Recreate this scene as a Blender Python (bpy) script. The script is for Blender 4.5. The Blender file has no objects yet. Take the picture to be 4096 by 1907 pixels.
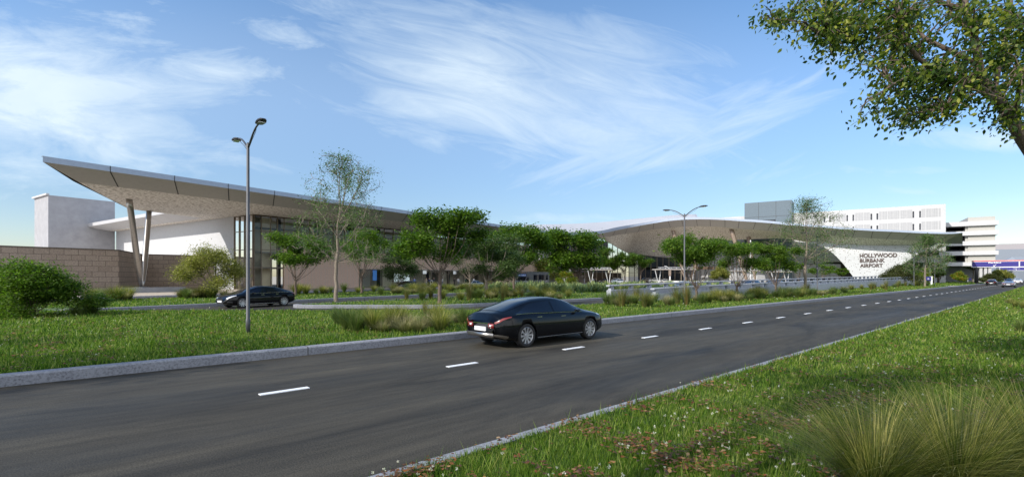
import bpy, math, random
import numpy as np
from mathutils import Vector, Matrix, Euler
random.seed(7)
S = bpy.context.scene
COL = S.collection
R = math.radians
H0 = 2.1          # camera height
HY = 1105.0       # horizon row of the 4096 px photograph
FP = 2000.0       # focal length in those pixels
TH = math.atan2(2185.0, FP)
UX, UY = math.sin(TH), math.cos(TH)       # direction of the near road
NX, NY = -UY, UX                          # its left normal
SUN_EL, SUN_AZ = R(33), math.atan2(-.56, -.83)

def sd(s, D): return (NX*D+UX*s, NY*D+UY*s)            # along road, distance left of camera
def to_sd(x, y): return (x*UX+y*UY, x*NX+y*NY)
def uv(u, v): return (.5540*u+.8325*v, .8325*u-.5540*v)  # along terminal, distance out of its facade
def to_uv(x, y): return (.554*x+.8325*y, .8325*x-.554*y)
def gp(px, py, z=0.0):
    Y = FP*(H0-z)/(py-HY); return ((px-2048)/FP*Y, Y)
def on_v(px, py, v):
    r = (px-2048)/FP; Y = v/(.8325*r-.554)
    return Vector((r*Y, Y, H0+(HY-py)/FP*Y))
def on_u(px, py, u):
    r = (px-2048)/FP; Y = u/(.554*r+.8325)
    return Vector((r*Y, Y, H0+(HY-py)/FP*Y))
def at(px, py, Y): return Vector(((px-2048)/FP*Y, Y, H0+(HY-py)/FP*Y))

# ---------------------------------------------------------------- materials
MATS = {}
def newmat(name):
    m = bpy.data.materials.new(name); m.use_nodes = True
    nt = m.node_tree; b = nt.nodes.get('Principled BSDF')
    return m, nt, b
def lnk(nt, a, b): nt.links.new(a, b)
def ramp(nt, fac, stops):
    r = nt.nodes.new('ShaderNodeValToRGB'); e = r.color_ramp.elements
    while len(e) < len(stops): e.new(.5)
    for i, (p, c) in enumerate(stops):
        e[i].position = p; e[i].color = (*c, 1)
    lnk(nt, fac, r.inputs[0]); return r.outputs[0]
def noise(nt, scale, detail=4, vec=None, rough=.55, dist=0):
    n = nt.nodes.new('ShaderNodeTexNoise'); n.inputs['Scale'].default_value = scale
    n.inputs['Detail'].default_value = detail; n.inputs['Roughness'].default_value = rough
    n.inputs['Distortion'].default_value = dist
    if vec is None:
        g = nt.nodes.new('ShaderNodeNewGeometry'); vec = g.outputs['Position']
    lnk(nt, vec, n.inputs['Vector']); return n.outputs[0]
def mathn(nt, op, a, b=None, clamp=False):
    n = nt.nodes.new('ShaderNodeMath'); n.operation = op; n.use_clamp = clamp
    for i, v in enumerate((a, b)):
        if v is None: continue
        if isinstance(v, (int, float)): n.inputs[i].default_value = v
        else: lnk(nt, v, n.inputs[i])
    return n.outputs[0]
def mixc(nt, fac, a, b, mode='MIX'):
    n = nt.nodes.new('ShaderNodeMix'); n.data_type = 'RGBA'; n.blend_type = mode
    for i, v in ((0, fac), (6, a), (7, b)):
        if isinstance(v, (int, float)): n.inputs[i].default_value = v
        elif isinstance(v, tuple): n.inputs[i].default_value = (*v[:3], 1)
        else: lnk(nt, v, n.inputs[i])
    return n.outputs[2]
def bump(nt, b, h, strength=.3, dist=.02):
    n = nt.nodes.new('ShaderNodeBump'); n.inputs['Strength'].default_value = strength
    n.inputs['Distance'].default_value = dist
    lnk(nt, h, n.inputs['Height']); lnk(nt, n.outputs[0], b.inputs['Normal'])
def M(name, col=(.5, .5, .5), rough=.6, metal=0, var=.12, scale=3.0, bmp=0, bscale=40, coat=0, spec=.5, emit=None, es=1):
    """noise-varied principled material"""
    if name in MATS: return MATS[name]
    m, nt, b = newmat(name)
    b.inputs['Roughness'].default_value = rough; b.inputs['Metallic'].default_value = metal
    b.inputs['Coat Weight'].default_value = coat; b.inputs['Specular IOR Level'].default_value = spec
    if var > 0:
        n1 = noise(nt, scale, 6)
        c0 = tuple(max(0, x*(1-var)) for x in col); c1 = tuple(min(1, x*(1+var)) for x in col)
        lnk(nt, ramp(nt, n1, [(.3, c0), (.7, c1)]), b.inputs['Base Color'])
    else: b.inputs['Base Color'].default_value = (*col, 1)
    if bmp: bump(nt, b, noise(nt, bscale, 3), bmp, .01)
    if emit: b.inputs['Emission Color'].default_value = (*emit, 1); b.inputs['Emission Strength'].default_value = es
    MATS[name] = m; return m
def leafmat(name, cols, rough=.5, trans=.35, spec=.3):
    """per-leaf random colour, a little light coming through"""
    if name in MATS: return MATS[name]
    m, nt, b = newmat(name)
    g = nt.nodes.new('ShaderNodeNewGeometry')
    n1 = noise(nt, .9, 2)
    f = mathn(nt, 'ADD', mathn(nt, 'MULTIPLY', g.outputs['Random Per Island'], .62), mathn(nt, 'MULTIPLY', n1, .38))
    k = len(cols); c = ramp(nt, f, [(.12+.76*i/(k-1), cols[i]) for i in range(k)])
    lnk(nt, c, b.inputs['Base Color']); b.inputs['Roughness'].default_value = rough
    b.inputs['Specular IOR Level'].default_value = spec
    t = nt.nodes.new('ShaderNodeBsdfTranslucent')
    lnk(nt, mixc(nt, 1.0, c, (1.0, 1.25, .55), 'MULTIPLY'), t.inputs[0])
    x = nt.nodes.new('ShaderNodeMixShader'); x.inputs[0].default_value = trans
    lnk(nt, b.outputs[0], x.inputs[1]); lnk(nt, t.outputs[0], x.inputs[2])
    lnk(nt, x.outputs[0], nt.nodes['Material Output'].inputs[0])
    MATS[name] = m; return m

def mk_asphalt():
    m, nt, b = newmat('asphalt')
    g = nt.nodes.new('ShaderNodeNewGeometry')
    mp = nt.nodes.new('ShaderNodeMapping'); mp.inputs['Rotation'].default_value = (0, 0, -math.atan2(UY, UX))
    mp.vector_type = 'POINT'; lnk(nt, g.outputs['Position'], mp.inputs[0])
    mp2 = nt.nodes.new('ShaderNodeVectorMath'); mp2.operation = 'MULTIPLY'; mp2.inputs[1].default_value = (.14, 1.0, 1)
    lnk(nt, mp.outputs[0], mp2.inputs[0])
    big = noise(nt, .55, 5, mp2.outputs[0], .6, .5)
    streak = noise(nt, 5.0, 6, mp2.outputs[0], .7)
    fine = noise(nt, 55, 3)
    c = ramp(nt, big, [(.36, (.013, .0122, .0105)), (.5, (.042, .0395, .034)), (.64, (.070, .066, .057))])
    c = mixc(nt, .55, c, ramp(nt, streak, [(.35, (.012, .0112, .010)), (.65, (.085, .080, .069))]))
    c = mixc(nt, .42, c, ramp(nt, fine, [(.38, (.010, .010, .009)), (.62, (.125, .12, .108))]))
    mp3 = nt.nodes.new('ShaderNodeVectorMath'); mp3.operation = 'MULTIPLY'; mp3.inputs[1].default_value = (.25, .9, 1); lnk(nt, mp.outputs[0], mp3.inputs[0])
    stain = noise(nt, .42, 7, mp3.outputs[0], .68, 1.2)
    c = mixc(nt, 1.0, c, ramp(nt, stain, [(.36, (.50, .50, .50)), (.48, (.92, .92, .92)), (.62, (1.12, 1.11, 1.08))]), 'MULTIPLY')
    tr = nt.nodes.new('ShaderNodeVectorMath'); tr.operation = 'MULTIPLY'; tr.inputs[1].default_value = (.012, .55, 1); lnk(nt, mp.outputs[0], tr.inputs[0])
    c = mixc(nt, .8, c, ramp(nt, noise(nt, 1.6, 3, tr.outputs[0], .5), [(.38, (.72, .72, .72)), (.6, (1.05, 1.05, 1.04))]), 'MULTIPLY')
    c = mixc(nt, 1.0, c, (1.0, .93, .80), 'MULTIPLY')
    lnk(nt, c, b.inputs['Base Color'])
    lnk(nt, ramp(nt, big, [(.3, (.6,)*3), (.7, (.85,)*3)]), b.inputs['Roughness'])
    b.inputs['Specular IOR Level'].default_value = .28
    bump(nt, b, fine, .5, .01); MATS['asphalt'] = m; return m
def mk_concrete(name, dark, light, sc=2.0, spots=True):
    m, nt, b = newmat(name)
    n1 = noise(nt, sc, 8, None, .65); n2 = noise(nt, sc*14, 4, None, .7)
    c = ramp(nt, n1, [(.3, dark), (.7, light)])
    c = mixc(nt, .55, c, ramp(nt, n2, [(.36, tuple(x*.55 for x in dark)), (.55, light)])) if spots else c
    lnk(nt, c, b.inputs['Base Color']); b.inputs['Roughness'].default_value = .85
    bump(nt, b, n2, .35, .01); MATS[name] = m; return m
def mk_block():
    m, nt, b = newmat('split_block')
    tc = nt.nodes.new('ShaderNodeTexCoord'); br = nt.nodes.new('ShaderNodeTexBrick')
    lnk(nt, tc.outputs['UV'], br.inputs['Vector'])
    br.inputs['Scale'].default_value = 1; br.inputs['Brick Width'].default_value = 1.25; br.inputs['Row Height'].default_value = .62
    br.inputs['Mortar Size'].default_value = .022; br.inputs['Mortar Smooth'].default_value = .2
    br.inputs['Color1'].default_value = (.27, .215, .175, 1); br.inputs['Color2'].default_value = (.32, .26, .215, 1)
    br.inputs['Mortar'].default_value = (.10, .08, .065, 1)
    n = noise(nt, 9, 5, None, .7)
    c = mixc(nt, .8, br.outputs[0], ramp(nt, n, [(.3, (.55,)*3), (.7, (1.3,)*3)]), 'MULTIPLY')
    lnk(nt, c, b.inputs['Base Color']); b.inputs['Roughness'].default_value = .95
    bump(nt, b, n, .6, .03); MATS['split_block'] = m
def mk_soffit():
    m, nt, b = newmat('soffit_mesh')
    g = nt.nodes.new('ShaderNodeNewGeometry')
    v = nt.nodes.new('ShaderNodeTexVoronoi'); v.inputs['Scale'].default_value = 3.6; v.feature = 'F1'
    lnk(nt, g.outputs['Position'], v.inputs['Vector'])
    n = noise(nt, 4.6, 4, None, .75, .8)
    f = mathn(nt, 'ADD', mathn(nt, 'MULTIPLY', v.outputs['Distance'], .5), n)
    c = ramp(nt, f, [(.58, (.91, .88, .83)), (.74, (.80, .75, .69)), (.90, (.38, .33, .28))])
    lnk(nt, c, b.inputs['Base Color']); b.inputs['Roughness'].default_value = .7; MATS['soffit_mesh'] = m
def mk_perf():
    m, nt, b = newmat('perforated_panel')
    tc = nt.nodes.new('ShaderNodeTexCoord')
    v = nt.nodes.new('ShaderNodeTexVoronoi'); v.inputs['Scale'].default_value = 2.5; v.inputs['Randomness'].default_value = .75
    lnk(nt, tc.outputs['UV'], v.inputs['Vector'])
    n = noise(nt, 1.4, 3, tc.outputs['UV'])
    th = mathn(nt, 'MULTIPLY', n, .55)
    hole = mathn(nt, 'LESS_THAN', v.outputs['Distance'], th)
    br = nt.nodes.new('ShaderNodeTexBrick'); br.offset = 0
    lnk(nt, tc.outputs['UV'], br.inputs['Vector']); br.inputs['Scale'].default_value = 1
    br.inputs['Brick Width'].default_value = 1.5; br.inputs['Row Height'].default_value = 1.3; br.inputs['Mortar Size'].default_value = .02
    br.inputs['Color1'].default_value = (.52, .53, .55, 1); br.inputs['Color2'].default_value = (.50, .51, .53, 1); br.inputs['Mortar'].default_value = (.5, .5, .52, 1)
    c = mixc(nt, hole, br.outputs[0], (.22, .21, .20))
    lnk(nt, c, b.inputs['Base Color']); b.inputs['Roughness'].default_value = .5; MATS['perforated_panel'] = m
def mk_glass(name, tint=(.75, .8, .78), refl=1.0):
    m, nt, b = newmat(name)
    t = nt.nodes.new('ShaderNodeBsdfTransparent'); t.inputs[0].default_value = (*tint, 1)
    g = nt.nodes.new('ShaderNodeBsdfGlossy'); g.inputs['Roughness'].default_value = .03
    f = nt.nodes.new('ShaderNodeFresnel'); f.inputs[0].default_value = 1.5
    x = nt.nodes.new('ShaderNodeMixShader'); lnk(nt, mathn(nt, 'MULTIPLY', f.outputs[0], refl, True), x.inputs[0])
    lnk(nt, t.outputs[0], x.inputs[1]); lnk(nt, g.outputs[0], x.inputs[2])
    lnk(nt, x.outputs[0], nt.nodes['Material Output'].inputs[0]); MATS[name] = m
def mk_mesh_panel():
    m, nt, b = newmat('expanded_mesh')
    tc = nt.nodes.new('ShaderNodeTexCoord')
    w = nt.nodes.new('ShaderNodeTexVoronoi'); w.inputs['Scale'].default_value = 2.6; w.inputs['Randomness'].default_value = .1
    lnk(nt, tc.outputs['UV'], w.inputs['Vector'])
    c = ramp(nt, w.outputs['Distance'], [(.2, (.40, .40, .405)), (.6, (.30, .30, .31))])
    lnk(nt, c, b.inputs['Base Color']); b.inputs['Roughness'].default_value = .6; MATS['expanded_mesh'] = m
def mk_lawn():
    m, nt, b = newmat('lawn_soil')
    n1 = noise(nt, .35, 5); n2 = noise(nt, 9, 5, None, .7)
    c = ramp(nt, n1, [(.3, (.035, .075, .016)), (.7, (.075, .14, .025))])
    c = mixc(nt, .5, c, ramp(nt, n2, [(.35, (.03, .045, .012)), (.62, (.10, .15, .03)), (.8, (.16, .11, .05))]))
    lnk(nt, c, b.inputs['Base Color']); b.inputs['Roughness'].default_value = .95
    bump(nt, b, n2, .8, .05); MATS['lawn_soil'] = m
def mk_carpaint(name, col, metal=.0, rough=.25):
    m, nt, b = newmat(name)
    n = noise(nt, 500, 1)
    lnk(nt, ramp(nt, n, [(.3, tuple(x*.92 for x in col)), (.7, tuple(min(1, x*1.08) for x in col))]), b.inputs['Base Color'])
    b.inputs['Metallic'].default_value = metal; b.inputs['Roughness'].default_value = rough
    b.inputs['Coat Weight'].default_value = .5; b.inputs['Coat Roughness'].default_value = .02; b.inputs['Specular IOR Level'].default_value = .12
    MATS[name] = m; return m
def mk_wood():
    m, nt, b = newmat('tan_cladding')
    n = noise(nt, 6, 6, None, .7)
    c = ramp(nt, n, [(.3, (.54, .39, .31)), (.7, (.68, .50, .40))])
    lnk(nt, c, b.inputs['Base Color']); b.inputs['Roughness'].default_value = .8; MATS['tan_cladding'] = m
mk_asphalt(); mk_block(); mk_soffit(); mk_perf(); mk_mesh_panel(); mk_lawn(); mk_wood()
mk_glass('clear_glass', (.92, .93, .90), .9); mk_glass('dark_glass', (.30, .32, .34), 1.2)
mk_concrete('kerb_concrete', (.15, .155, .18), (.28, .29, .32), 1.6)
mk_concrete('barrier_concrete', (.25, .27, .31), (.40, .42, .47), .7)
mk_concrete('paving', (.40, .345, .29), (.50, .44, .375), .5)
mk_concrete('grey_stucco', (.30, .30, .32), (.38, .38, .405), .8, False)
M('white_stucco', (.50, .51, .535), .85, var=.05, bmp=.15, bscale=30)
M('roof_band', (.33, .385, .49), .4, .2, var=.06)
M('roof_white', (.46, .46, .48), .5, var=.05)
M('fascia_metal', (.45, .42, .40), .55, 0, var=.05)
M('joint_dark', (.05, .05, .05), .8, var=0)
M('bronze', (.10, .065, .04), .45, .3)
M('mullion', (.20, .17, .13), .45, .3)
M('dark_metal', (.03, .03, .035), .5, .2)
M('steel', (.38, .36, .34), .28, .9, var=.1, scale=5)
M('brown_steel', (.32, .25, .20), .45, .3)
M('pole_grey', (.07, .073, .082), .45, .3)
M('white_paint', (.8, .8, .8), .45, var=.04)
M('road_white', (.75, .76, .78), .6, var=.08, scale=20)
M('garage_white', (.46, .46, .465), .7, var=.03)
M('garage_beige', (.42, .41, .385), .8, var=.04)
M('garage_band', (.52, .52, .54), .8, var=.03)
M('slate_panel', (.10, .135, .165), .45, .1, var=.08)
M('interior_beige', (.70, .65, .52), .9, var=.08, scale=.8)
M('interior_grey', (.30, .31, .33), .9, var=.1)
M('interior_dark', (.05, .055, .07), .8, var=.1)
M('interior_white', (.75, .75, .72), .8, var=.04)
M('wood_door', (.28, .13, .05), .5, var=.15, scale=8)
M('tyre', (.02, .02, .02), .85)
M('rim', (.55, .55, .57), .3, .85, var=.03)
M('car_glass', (.004, .006, .012), .05, 0, var=0, coat=.3, spec=.35)
M('black_plastic', (.025, .025, .028), .5)
M('chrome', (.6, .62, .65), .15, 1, var=0)
M('plate_white', (.75, .76, .78), .4, var=.05, scale=30)
M('tail_red', (.20, .012, .012), .25, var=.2, coat=1)
M('lamp_clear', (.75, .77, .8), .15, var=.1, coat=1)
M('amber', (.8, .35, .05), .3, var=0)
M('sign_blue', (.022, .018, .20), .4, var=.03)
M('sign_red', (.50, .03, .04), .4, var=.03)
M('bus_sign_blue', (.05, .17, .50), .4, var=.02)
M('screen_blue', (.1, .3, .8), .4, var=.3, scale=1.2, emit=(.10, .33, .85), es=.7)
M('bark', (.115, .085, .065), .9, var=.3, scale=12, bmp=.6, bscale=25)
M('bark_pale', (.20, .165, .13), .9, var=.25, scale=12, bmp=.6, bscale=25)
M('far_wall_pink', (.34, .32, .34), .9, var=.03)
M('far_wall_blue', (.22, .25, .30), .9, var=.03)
M('letter_brown', (.07, .045, .04), .5, var=.05)
M('skin', (.45, .28, .2), .6, var=.05)
M('hair', (.03, .022, .018), .7, var=.1)
for n_, c_ in dict(cloth_khaki=(.28,.24,.18), cloth_navy=(.03,.04,.09), cloth_black=(.02,.02,.022), cloth_white=(.7,.7,.7),
                   cloth_blue=(.12,.2,.42), cloth_grey=(.25,.26,.28), cloth_green=(.05,.12,.08), cloth_denim=(.08,.11,.18)).items():
    M(n_, c_, .9, var=.12, scale=20)
for n_, c_, me in (('paint_black', (.0025, .003, .0045), 0), ('paint_silver', (.36, .37, .42), .6), ('paint_white', (.75, .76, .78), 0),
                   ('paint_grey', (.07, .075, .085), .3), ('paint_brown', (.07, .05, .035), .3), ('paint_light', (.5, .49, .45), .4),
                   ('paint_orange', (.42, .22, .15), .2), ('paint_bus', (.14, .145, .16), .4), ('paint_navy', (.03, .04, .07), .3), ('paint_tan', (.26, .22, .16), .3)):
    mk_carpaint(n_, c_, me)
leafmat('leaf_green', [(.025, .06, .006), (.075, .145, .014), (.17, .26, .028)], trans=.45)
leafmat('leaf_maple', [(.035, .08, .008), (.10, .18, .02), (.20, .29, .035)], trans=.45)
leafmat('leaf_light', [(.07, .13, .035), (.11, .19, .05), (.16, .24, .07)])
leafmat('leaf_olive', [(.14, .15, .03), (.27, .27, .06), (.42, .40, .12)])
leafmat('leaf_wispy', [(.04, .07, .02), (.07, .12, .035), (.12, .17, .05)])
leafmat('leaf_dull', [(.05, .06, .02), (.08, .095, .03), (.12, .13, .04)])
leafmat('leaf_lime', [(.14, .22, .02), (.22, .30, .03), (.34, .36, .04)])
leafmat('leaf_orange', [(.07, .14, .012), (.13, .22, .018), (.22, .28, .025), (.45, .14, .03)])
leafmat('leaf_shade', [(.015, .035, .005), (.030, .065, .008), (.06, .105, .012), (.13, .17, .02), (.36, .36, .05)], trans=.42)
leafmat('blade_lawn', [(.020, .050, .006), (.045, .105, .009), (.10, .19, .014), (.20, .28, .035), (.40, .36, .14)], trans=.4)
leafmat('blade_tuft', [(.05, .09, .02), (.10, .15, .035), (.20, .22, .07)], trans=.3)
leafmat('blade_straw', [(.22, .20, .09), (.36, .31, .16), (.50, .43, .26)], trans=.3)
leafmat('blade_feather', [(.05, .085, .014), (.15, .17, .03), (.33, .30, .08), (.58, .50, .20)], trans=.4)
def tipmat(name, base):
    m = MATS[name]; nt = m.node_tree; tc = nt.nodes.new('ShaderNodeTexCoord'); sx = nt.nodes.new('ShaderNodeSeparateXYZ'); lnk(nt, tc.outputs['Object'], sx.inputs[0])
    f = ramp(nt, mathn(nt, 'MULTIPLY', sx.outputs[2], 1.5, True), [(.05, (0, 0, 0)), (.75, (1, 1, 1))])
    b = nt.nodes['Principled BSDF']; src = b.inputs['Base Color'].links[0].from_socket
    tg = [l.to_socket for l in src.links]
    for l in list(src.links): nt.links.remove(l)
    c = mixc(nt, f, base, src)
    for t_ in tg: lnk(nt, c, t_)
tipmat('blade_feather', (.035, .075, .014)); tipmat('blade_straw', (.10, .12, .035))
leafmat('blade_reed', [(.07, .11, .03), (.14, .16, .04), (.24, .12, .05)], trans=.3)
leafmat('blade_agave', [(.06, .13, .06), (.13, .2, .08), (.34, .36, .14), (.10, .19, .11)], trans=.15)
leafmat('litter', [(.045, .02, .01), (.10, .035, .012), (.20, .075, .018), (.07, .038, .02), (.26, .13, .04), (.34, .26, .17)], trans=.1)
leafmat('seed_white', [(.55, .52, .46), (.75, .72, .68)], trans=.4)

# ---------------------------------------------------------------- mesh builder
class MB:
    def __init__(s): s.v = []; s.f = []; s.m = []; s.uv = None
    def add(s, vs, fs, mi=0):
        o = len(s.v); s.v += [tuple(v) for v in vs]
        for f in fs: s.f.append(tuple(i+o for i in f)); s.m.append(mi)
    def box(s, x0, x1, y0, y1, z0, z1, T=None, mi=0):
        vs = [(x, y, z) for z in (z0, z1) for y in (y0, y1) for x in (x0, x1)]
        if T is not None: vs = [T(*p) for p in vs]
        s.add(vs, [(0, 2, 3, 1), (4, 5, 7, 6), (0, 1, 5, 4), (2, 6, 7, 3), (0, 4, 6, 2), (1, 3, 7, 5)], mi)
    def prism(s, poly, z0, z1, mi=0):
        n = len(poly); vs = [(x, y, z0) for x, y in poly]+[(x, y, z1) for x, y in poly]
        s.add(vs, [tuple(range(n))[::-1], tuple(range(n, 2*n))]+[(i, (i+1) % n, n+(i+1) % n, n+i) for i in range(n)], mi)
    def tube(s, pts, rad, n=8, mi=0, cap=True):
        pts = [Vector(p) for p in pts]; k = len(pts)
        if not hasattr(rad, '__len__'): rad = [rad]*k
        vs = []; a0 = None
        for i, p in enumerate(pts):
            d = (pts[min(i+1, k-1)]-pts[max(i-1, 0)]).normalized()
            if a0 is None:
                a0 = d.orthogonal().normalized()
            a = (a0-d*a0.dot(d))
            a = a.normalized() if a.length > 1e-6 else d.orthogonal().normalized()
            a0 = a; b = d.cross(a)
            for j in range(n):
                t = 2*math.pi*j/n; vs.append(p+(a*math.cos(t)+b*math.sin(t))*rad[i])
        fs = [(i*n+j, i*n+(j+1) % n, (i+1)*n+(j+1) % n, (i+1)*n+j) for i in range(k-1) for j in range(n)]
        if cap: fs += [tuple(range(n))[::-1], tuple(range((k-1)*n, k*n))]
        s.add(vs, fs, mi)
    def grid(s, rows, mi=0, thick=None):
        """rows: list of equal-length point lists"""
        n = len(rows[0]); vs = [p for r in rows for p in r]
        fs = [(i*n+j, i*n+j+1, (i+1)*n+j+1, (i+1)*n+j) for i in range(len(rows)-1) for j in range(n-1)]
        s.add(vs, fs, mi)
    def build(s, name, mats, parent=None, smooth=False, loc=None, rz=0, uv=None):
        me = bpy.data.meshes.new(name); me.from_pydata(s.v, [], s.f)
        if not isinstance(mats, (list, tuple)): mats = [mats]
        for m in mats: me.materials.append(MATS[m] if isinstance(m, str) else m)
        if len(mats) > 1: me.polygons.foreach_set('material_index', s.m)
        if smooth: me.polygons.foreach_set('use_smooth', [True]*len(s.f))
        if uv is not None:
            l = me.uv_layers.new(name='UVMap')
            for lp in me.loops:
                l.data[lp.index].uv = uv(*me.vertices[lp.vertex_index].co)
        me.update(); return link(name, me, parent, loc, rz)
def link(name, me, parent=None, loc=None, rz=0):
    o = bpy.data.objects.new(name, me); COL.objects.link(o)
    if parent is not None: o.parent = parent
    if loc is not None: o.location = loc
    if rz: o.rotation_euler = (0, 0, rz)
    return o
def tag(o, label=None, cat=None, group=None, kind=None):
    if label: o['label'] = label
    if cat: o['category'] = cat
    if group: o['group'] = group
    if kind: o['kind'] = kind
    return o
def thing(name, label, cat, loc=(0, 0, 0), rz=0, group=None):
    o = bpy.data.objects.new(name, None); COL.objects.link(o); o.empty_display_size = .3
    o.location = loc; o.rotation_euler = (0, 0, rz)
    return tag(o, label, cat, group)
def dup(root, loc, rz=0, label=None, group=None, scale=None):
    r = root.copy(); COL.objects.link(r); r.location = loc; r.rotation_euler = (0, 0, rz)
    if scale: r.scale = scale if hasattr(scale, '__len__') else (scale,)*3
    if label: r['label'] = label
    if group: r['group'] = group
    for ch in list(root.children):
        c = ch.copy(); COL.objects.link(c); c.parent = r
        for g in list(ch.children):
            d = g.copy(); COL.objects.link(d); d.parent = c
    return r
def text_mesh(s, size, sx=1.0, ext=.01, bold=0.0):
    cu = bpy.data.curves.new('t', 'FONT'); cu.body = s; cu.size = size; cu.extrude = ext; cu.align_x = 'LEFT'; cu.offset = bold
    o = bpy.data.objects.new('t', cu); COL.objects.link(o)
    dg = bpy.context.evaluated_depsgraph_get(); me = bpy.data.meshes.new_from_object(o.evaluated_get(dg))
    for v in me.vertices: v.co.x *= sx
    bpy.data.objects.remove(o); return me
def place_text(name, s, origin, xdir, height, width, mat, parent, ext=.03, bold=0.0):
    """lettering standing up with its lower-left at origin, running along xdir (world xy)"""
    me = text_mesh(s, 1.0, 1.0, ext, bold)
    xs = [v.co.x for v in me.vertices]; ys = [v.co.y for v in me.vertices]
    x0, x1, y0, y1 = min(xs), max(xs), min(ys), max(ys)
    d = Vector((xdir[0], xdir[1], 0)).normalized(); nn = Vector((d.y, -d.x, 0))
    for v in me.vertices:
        a = (v.co.x-x0)/(x1-x0)*width; b_ = (v.co.y-y0)/(y1-y0)*height if 1 else 0
        v.co = Vector(origin)+d*a+Vector((0, 0, b_))+nn*v.co.z
    me.materials.append(MATS[mat]); return link(name, me, parent)

# ---------------------------------------------------------------- world, sun, camera
w = bpy.data.worlds.new("World"); S.world = w; w.use_nodes = True
nt = w.node_tree; bg = nt.nodes['Background']
sky = nt.nodes.new('ShaderNodeTexSky'); sky.sky_type = 'NISHITA'; sky.sun_disc = False
sky.sun_elevation = SUN_EL; sky.sun_rotation = math.pi/2-SUN_AZ
sky.air_density = 1.0; sky.dust_density = .6; sky.ozone_density = 1.6; sky.altitude = 200
tc = nt.nodes.new('ShaderNodeTexCoord'); sp = nt.nodes.new('ShaderNodeSeparateXYZ'); lnk(nt, tc.outputs['Generated'], sp.inputs[0])
yy = mathn(nt, 'MAXIMUM', mathn(nt, 'ABSOLUTE', sp.outputs[1]), .3)
rr = mathn(nt, 'DIVIDE', sp.outputs[0], yy); tt = mathn(nt, 'DIVIDE', sp.outputs[2], yy)
cb = nt.nodes.new('ShaderNodeCombineXYZ'); lnk(nt, rr, cb.inputs[0]); lnk(nt, tt, cb.inputs[1])
def cmap(rot, sc, off=(0, 0, 0)):
    a = nt.nodes.new('ShaderNodeMapping'); a.inputs['Rotation'].default_value = (0, 0, R(rot)); lnk(nt, cb.outputs[0], a.inputs[0])
    a.inputs['Location'].default_value = off
    b_ = nt.nodes.new('ShaderNodeVectorMath'); b_.operation = 'MULTIPLY'; b_.inputs[1].default_value = (*sc, 1); lnk(nt, a.outputs[0], b_.inputs[0])
    return b_.outputs[0]
def blob(px, py, rx, ry, rot=0, soft=1.0):
    """soft ellipse in azimuth / elevation tangents"""
    r0, t0 = (px-2048)/FP, (HY-py)/FP; c, s_ = math.cos(R(rot)), math.sin(R(rot))
    dx = mathn(nt, 'SUBTRACT', rr, r0); dy = mathn(nt, 'SUBTRACT', tt, t0)
    a = mathn(nt, 'DIVIDE', mathn(nt, 'ADD', mathn(nt, 'MULTIPLY', dx, c), mathn(nt, 'MULTIPLY', dy, s_)), rx/FP)
    b_ = mathn(nt, 'DIVIDE', mathn(nt, 'SUBTRACT', mathn(nt, 'MULTIPLY', dy, c), mathn(nt, 'MULTIPLY', dx, s_)), ry/FP)
    d2 = mathn(nt, 'ADD', mathn(nt, 'MULTIPLY', a, a), mathn(nt, 'MULTIPLY', b_, b_))
    return mathn(nt, 'MULTIPLY', mathn(nt, 'EXPONENT', mathn(nt, 'MULTIPLY', d2, -1.0)), soft)
def addn(*xs):
    o = xs[0]
    for x in xs[1:]: o = mathn(nt, 'ADD', o, x)
    return o
n_str = noise(nt, 1.0, 12, cmap(17, (3.0, 15.0)), .66, 1.1)
n_str2 = noise(nt, 1.0, 10, cmap(-22, (3.0, 13.0), (3.1, 1.7, 0)), .66, 1.0)
n_mot = noise(nt, 1.0, 12, cmap(4, (5.0, 17.0), (.7, 4.2, 0)), .66, .5)
n_big = noise(nt, 1.0, 6, cmap(8, (1.6, 3.2), (9, 2, 0)), .5, .4)
def shape(nz, mask, lo, hi):
    """cloud density: noise lifted by the mask then thresholded softly"""
    x = mathn(nt, 'ADD', nz, mathn(nt, 'SUBTRACT', mathn(nt, 'MULTIPLY', mask, .62), .42))
    x = mathn(nt, 'DIVIDE', mathn(nt, 'SUBTRACT', x, lo), hi-lo, True); return x
m_left = addn(blob(60, 330, 860, 300, -8, 1.05), blob(800, 320, 420, 90, 3, .45), blob(1150, 130, 260, 60, -12, .6), blob(500, 640, 900, 90, 0, .28))
m_mid = addn(blob(2150, 330, 1000, 200, -14, 1.0), blob(1900, 500, 820, 160, -8, .6), blob(2350, 120, 700, 110, -14, .55), blob(1500, 20, 400, 50, -8, .4))
m_up = addn(blob(2400, 650, 700, 120, 12, .55), blob(2950, 430, 650, 220, 16, .50), blob(3300, 700, 600, 120, 5, .3))
m_right = addn(blob(3900, 560, 420, 60, 0, .75), blob(3700, 680, 460, 30, 0, .45), blob(3600, 770, 300, 25, 0, .3), blob(2250, 870, 360, 26, 0, .55), blob(400, 780, 700, 50, 0, .35))
d1 = shape(n_mot, m_left, .22, .72); d2 = shape(n_str, m_mid, .24, .92); d3 = shape(n_str2, m_up, .24, .90); d4 = shape(n_mot, m_right, .24, .75)
dens = mathn(nt, 'MAXIMUM', mathn(nt, 'MAXIMUM', d1, d2), mathn(nt, 'MAXIMUM', d3, d4))
dens = mathn(nt, 'MULTIPLY', dens, ramp(nt, n_big, [(.30, (.50,)*3), (.62, (1,)*3)]))
veil = mathn(nt, 'MULTIPLY', addn(blob(2300, 420, 1500, 430, 0, .20), blob(200, 350, 1100, 400, 0, .22)), 1.0)
dens = mathn(nt, 'MULTIPLY', mathn(nt, 'MAXIMUM', dens, veil), .90, True)
up = mathn(nt, 'GREATER_THAN', sp.outputs[2], 0.0)
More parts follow.
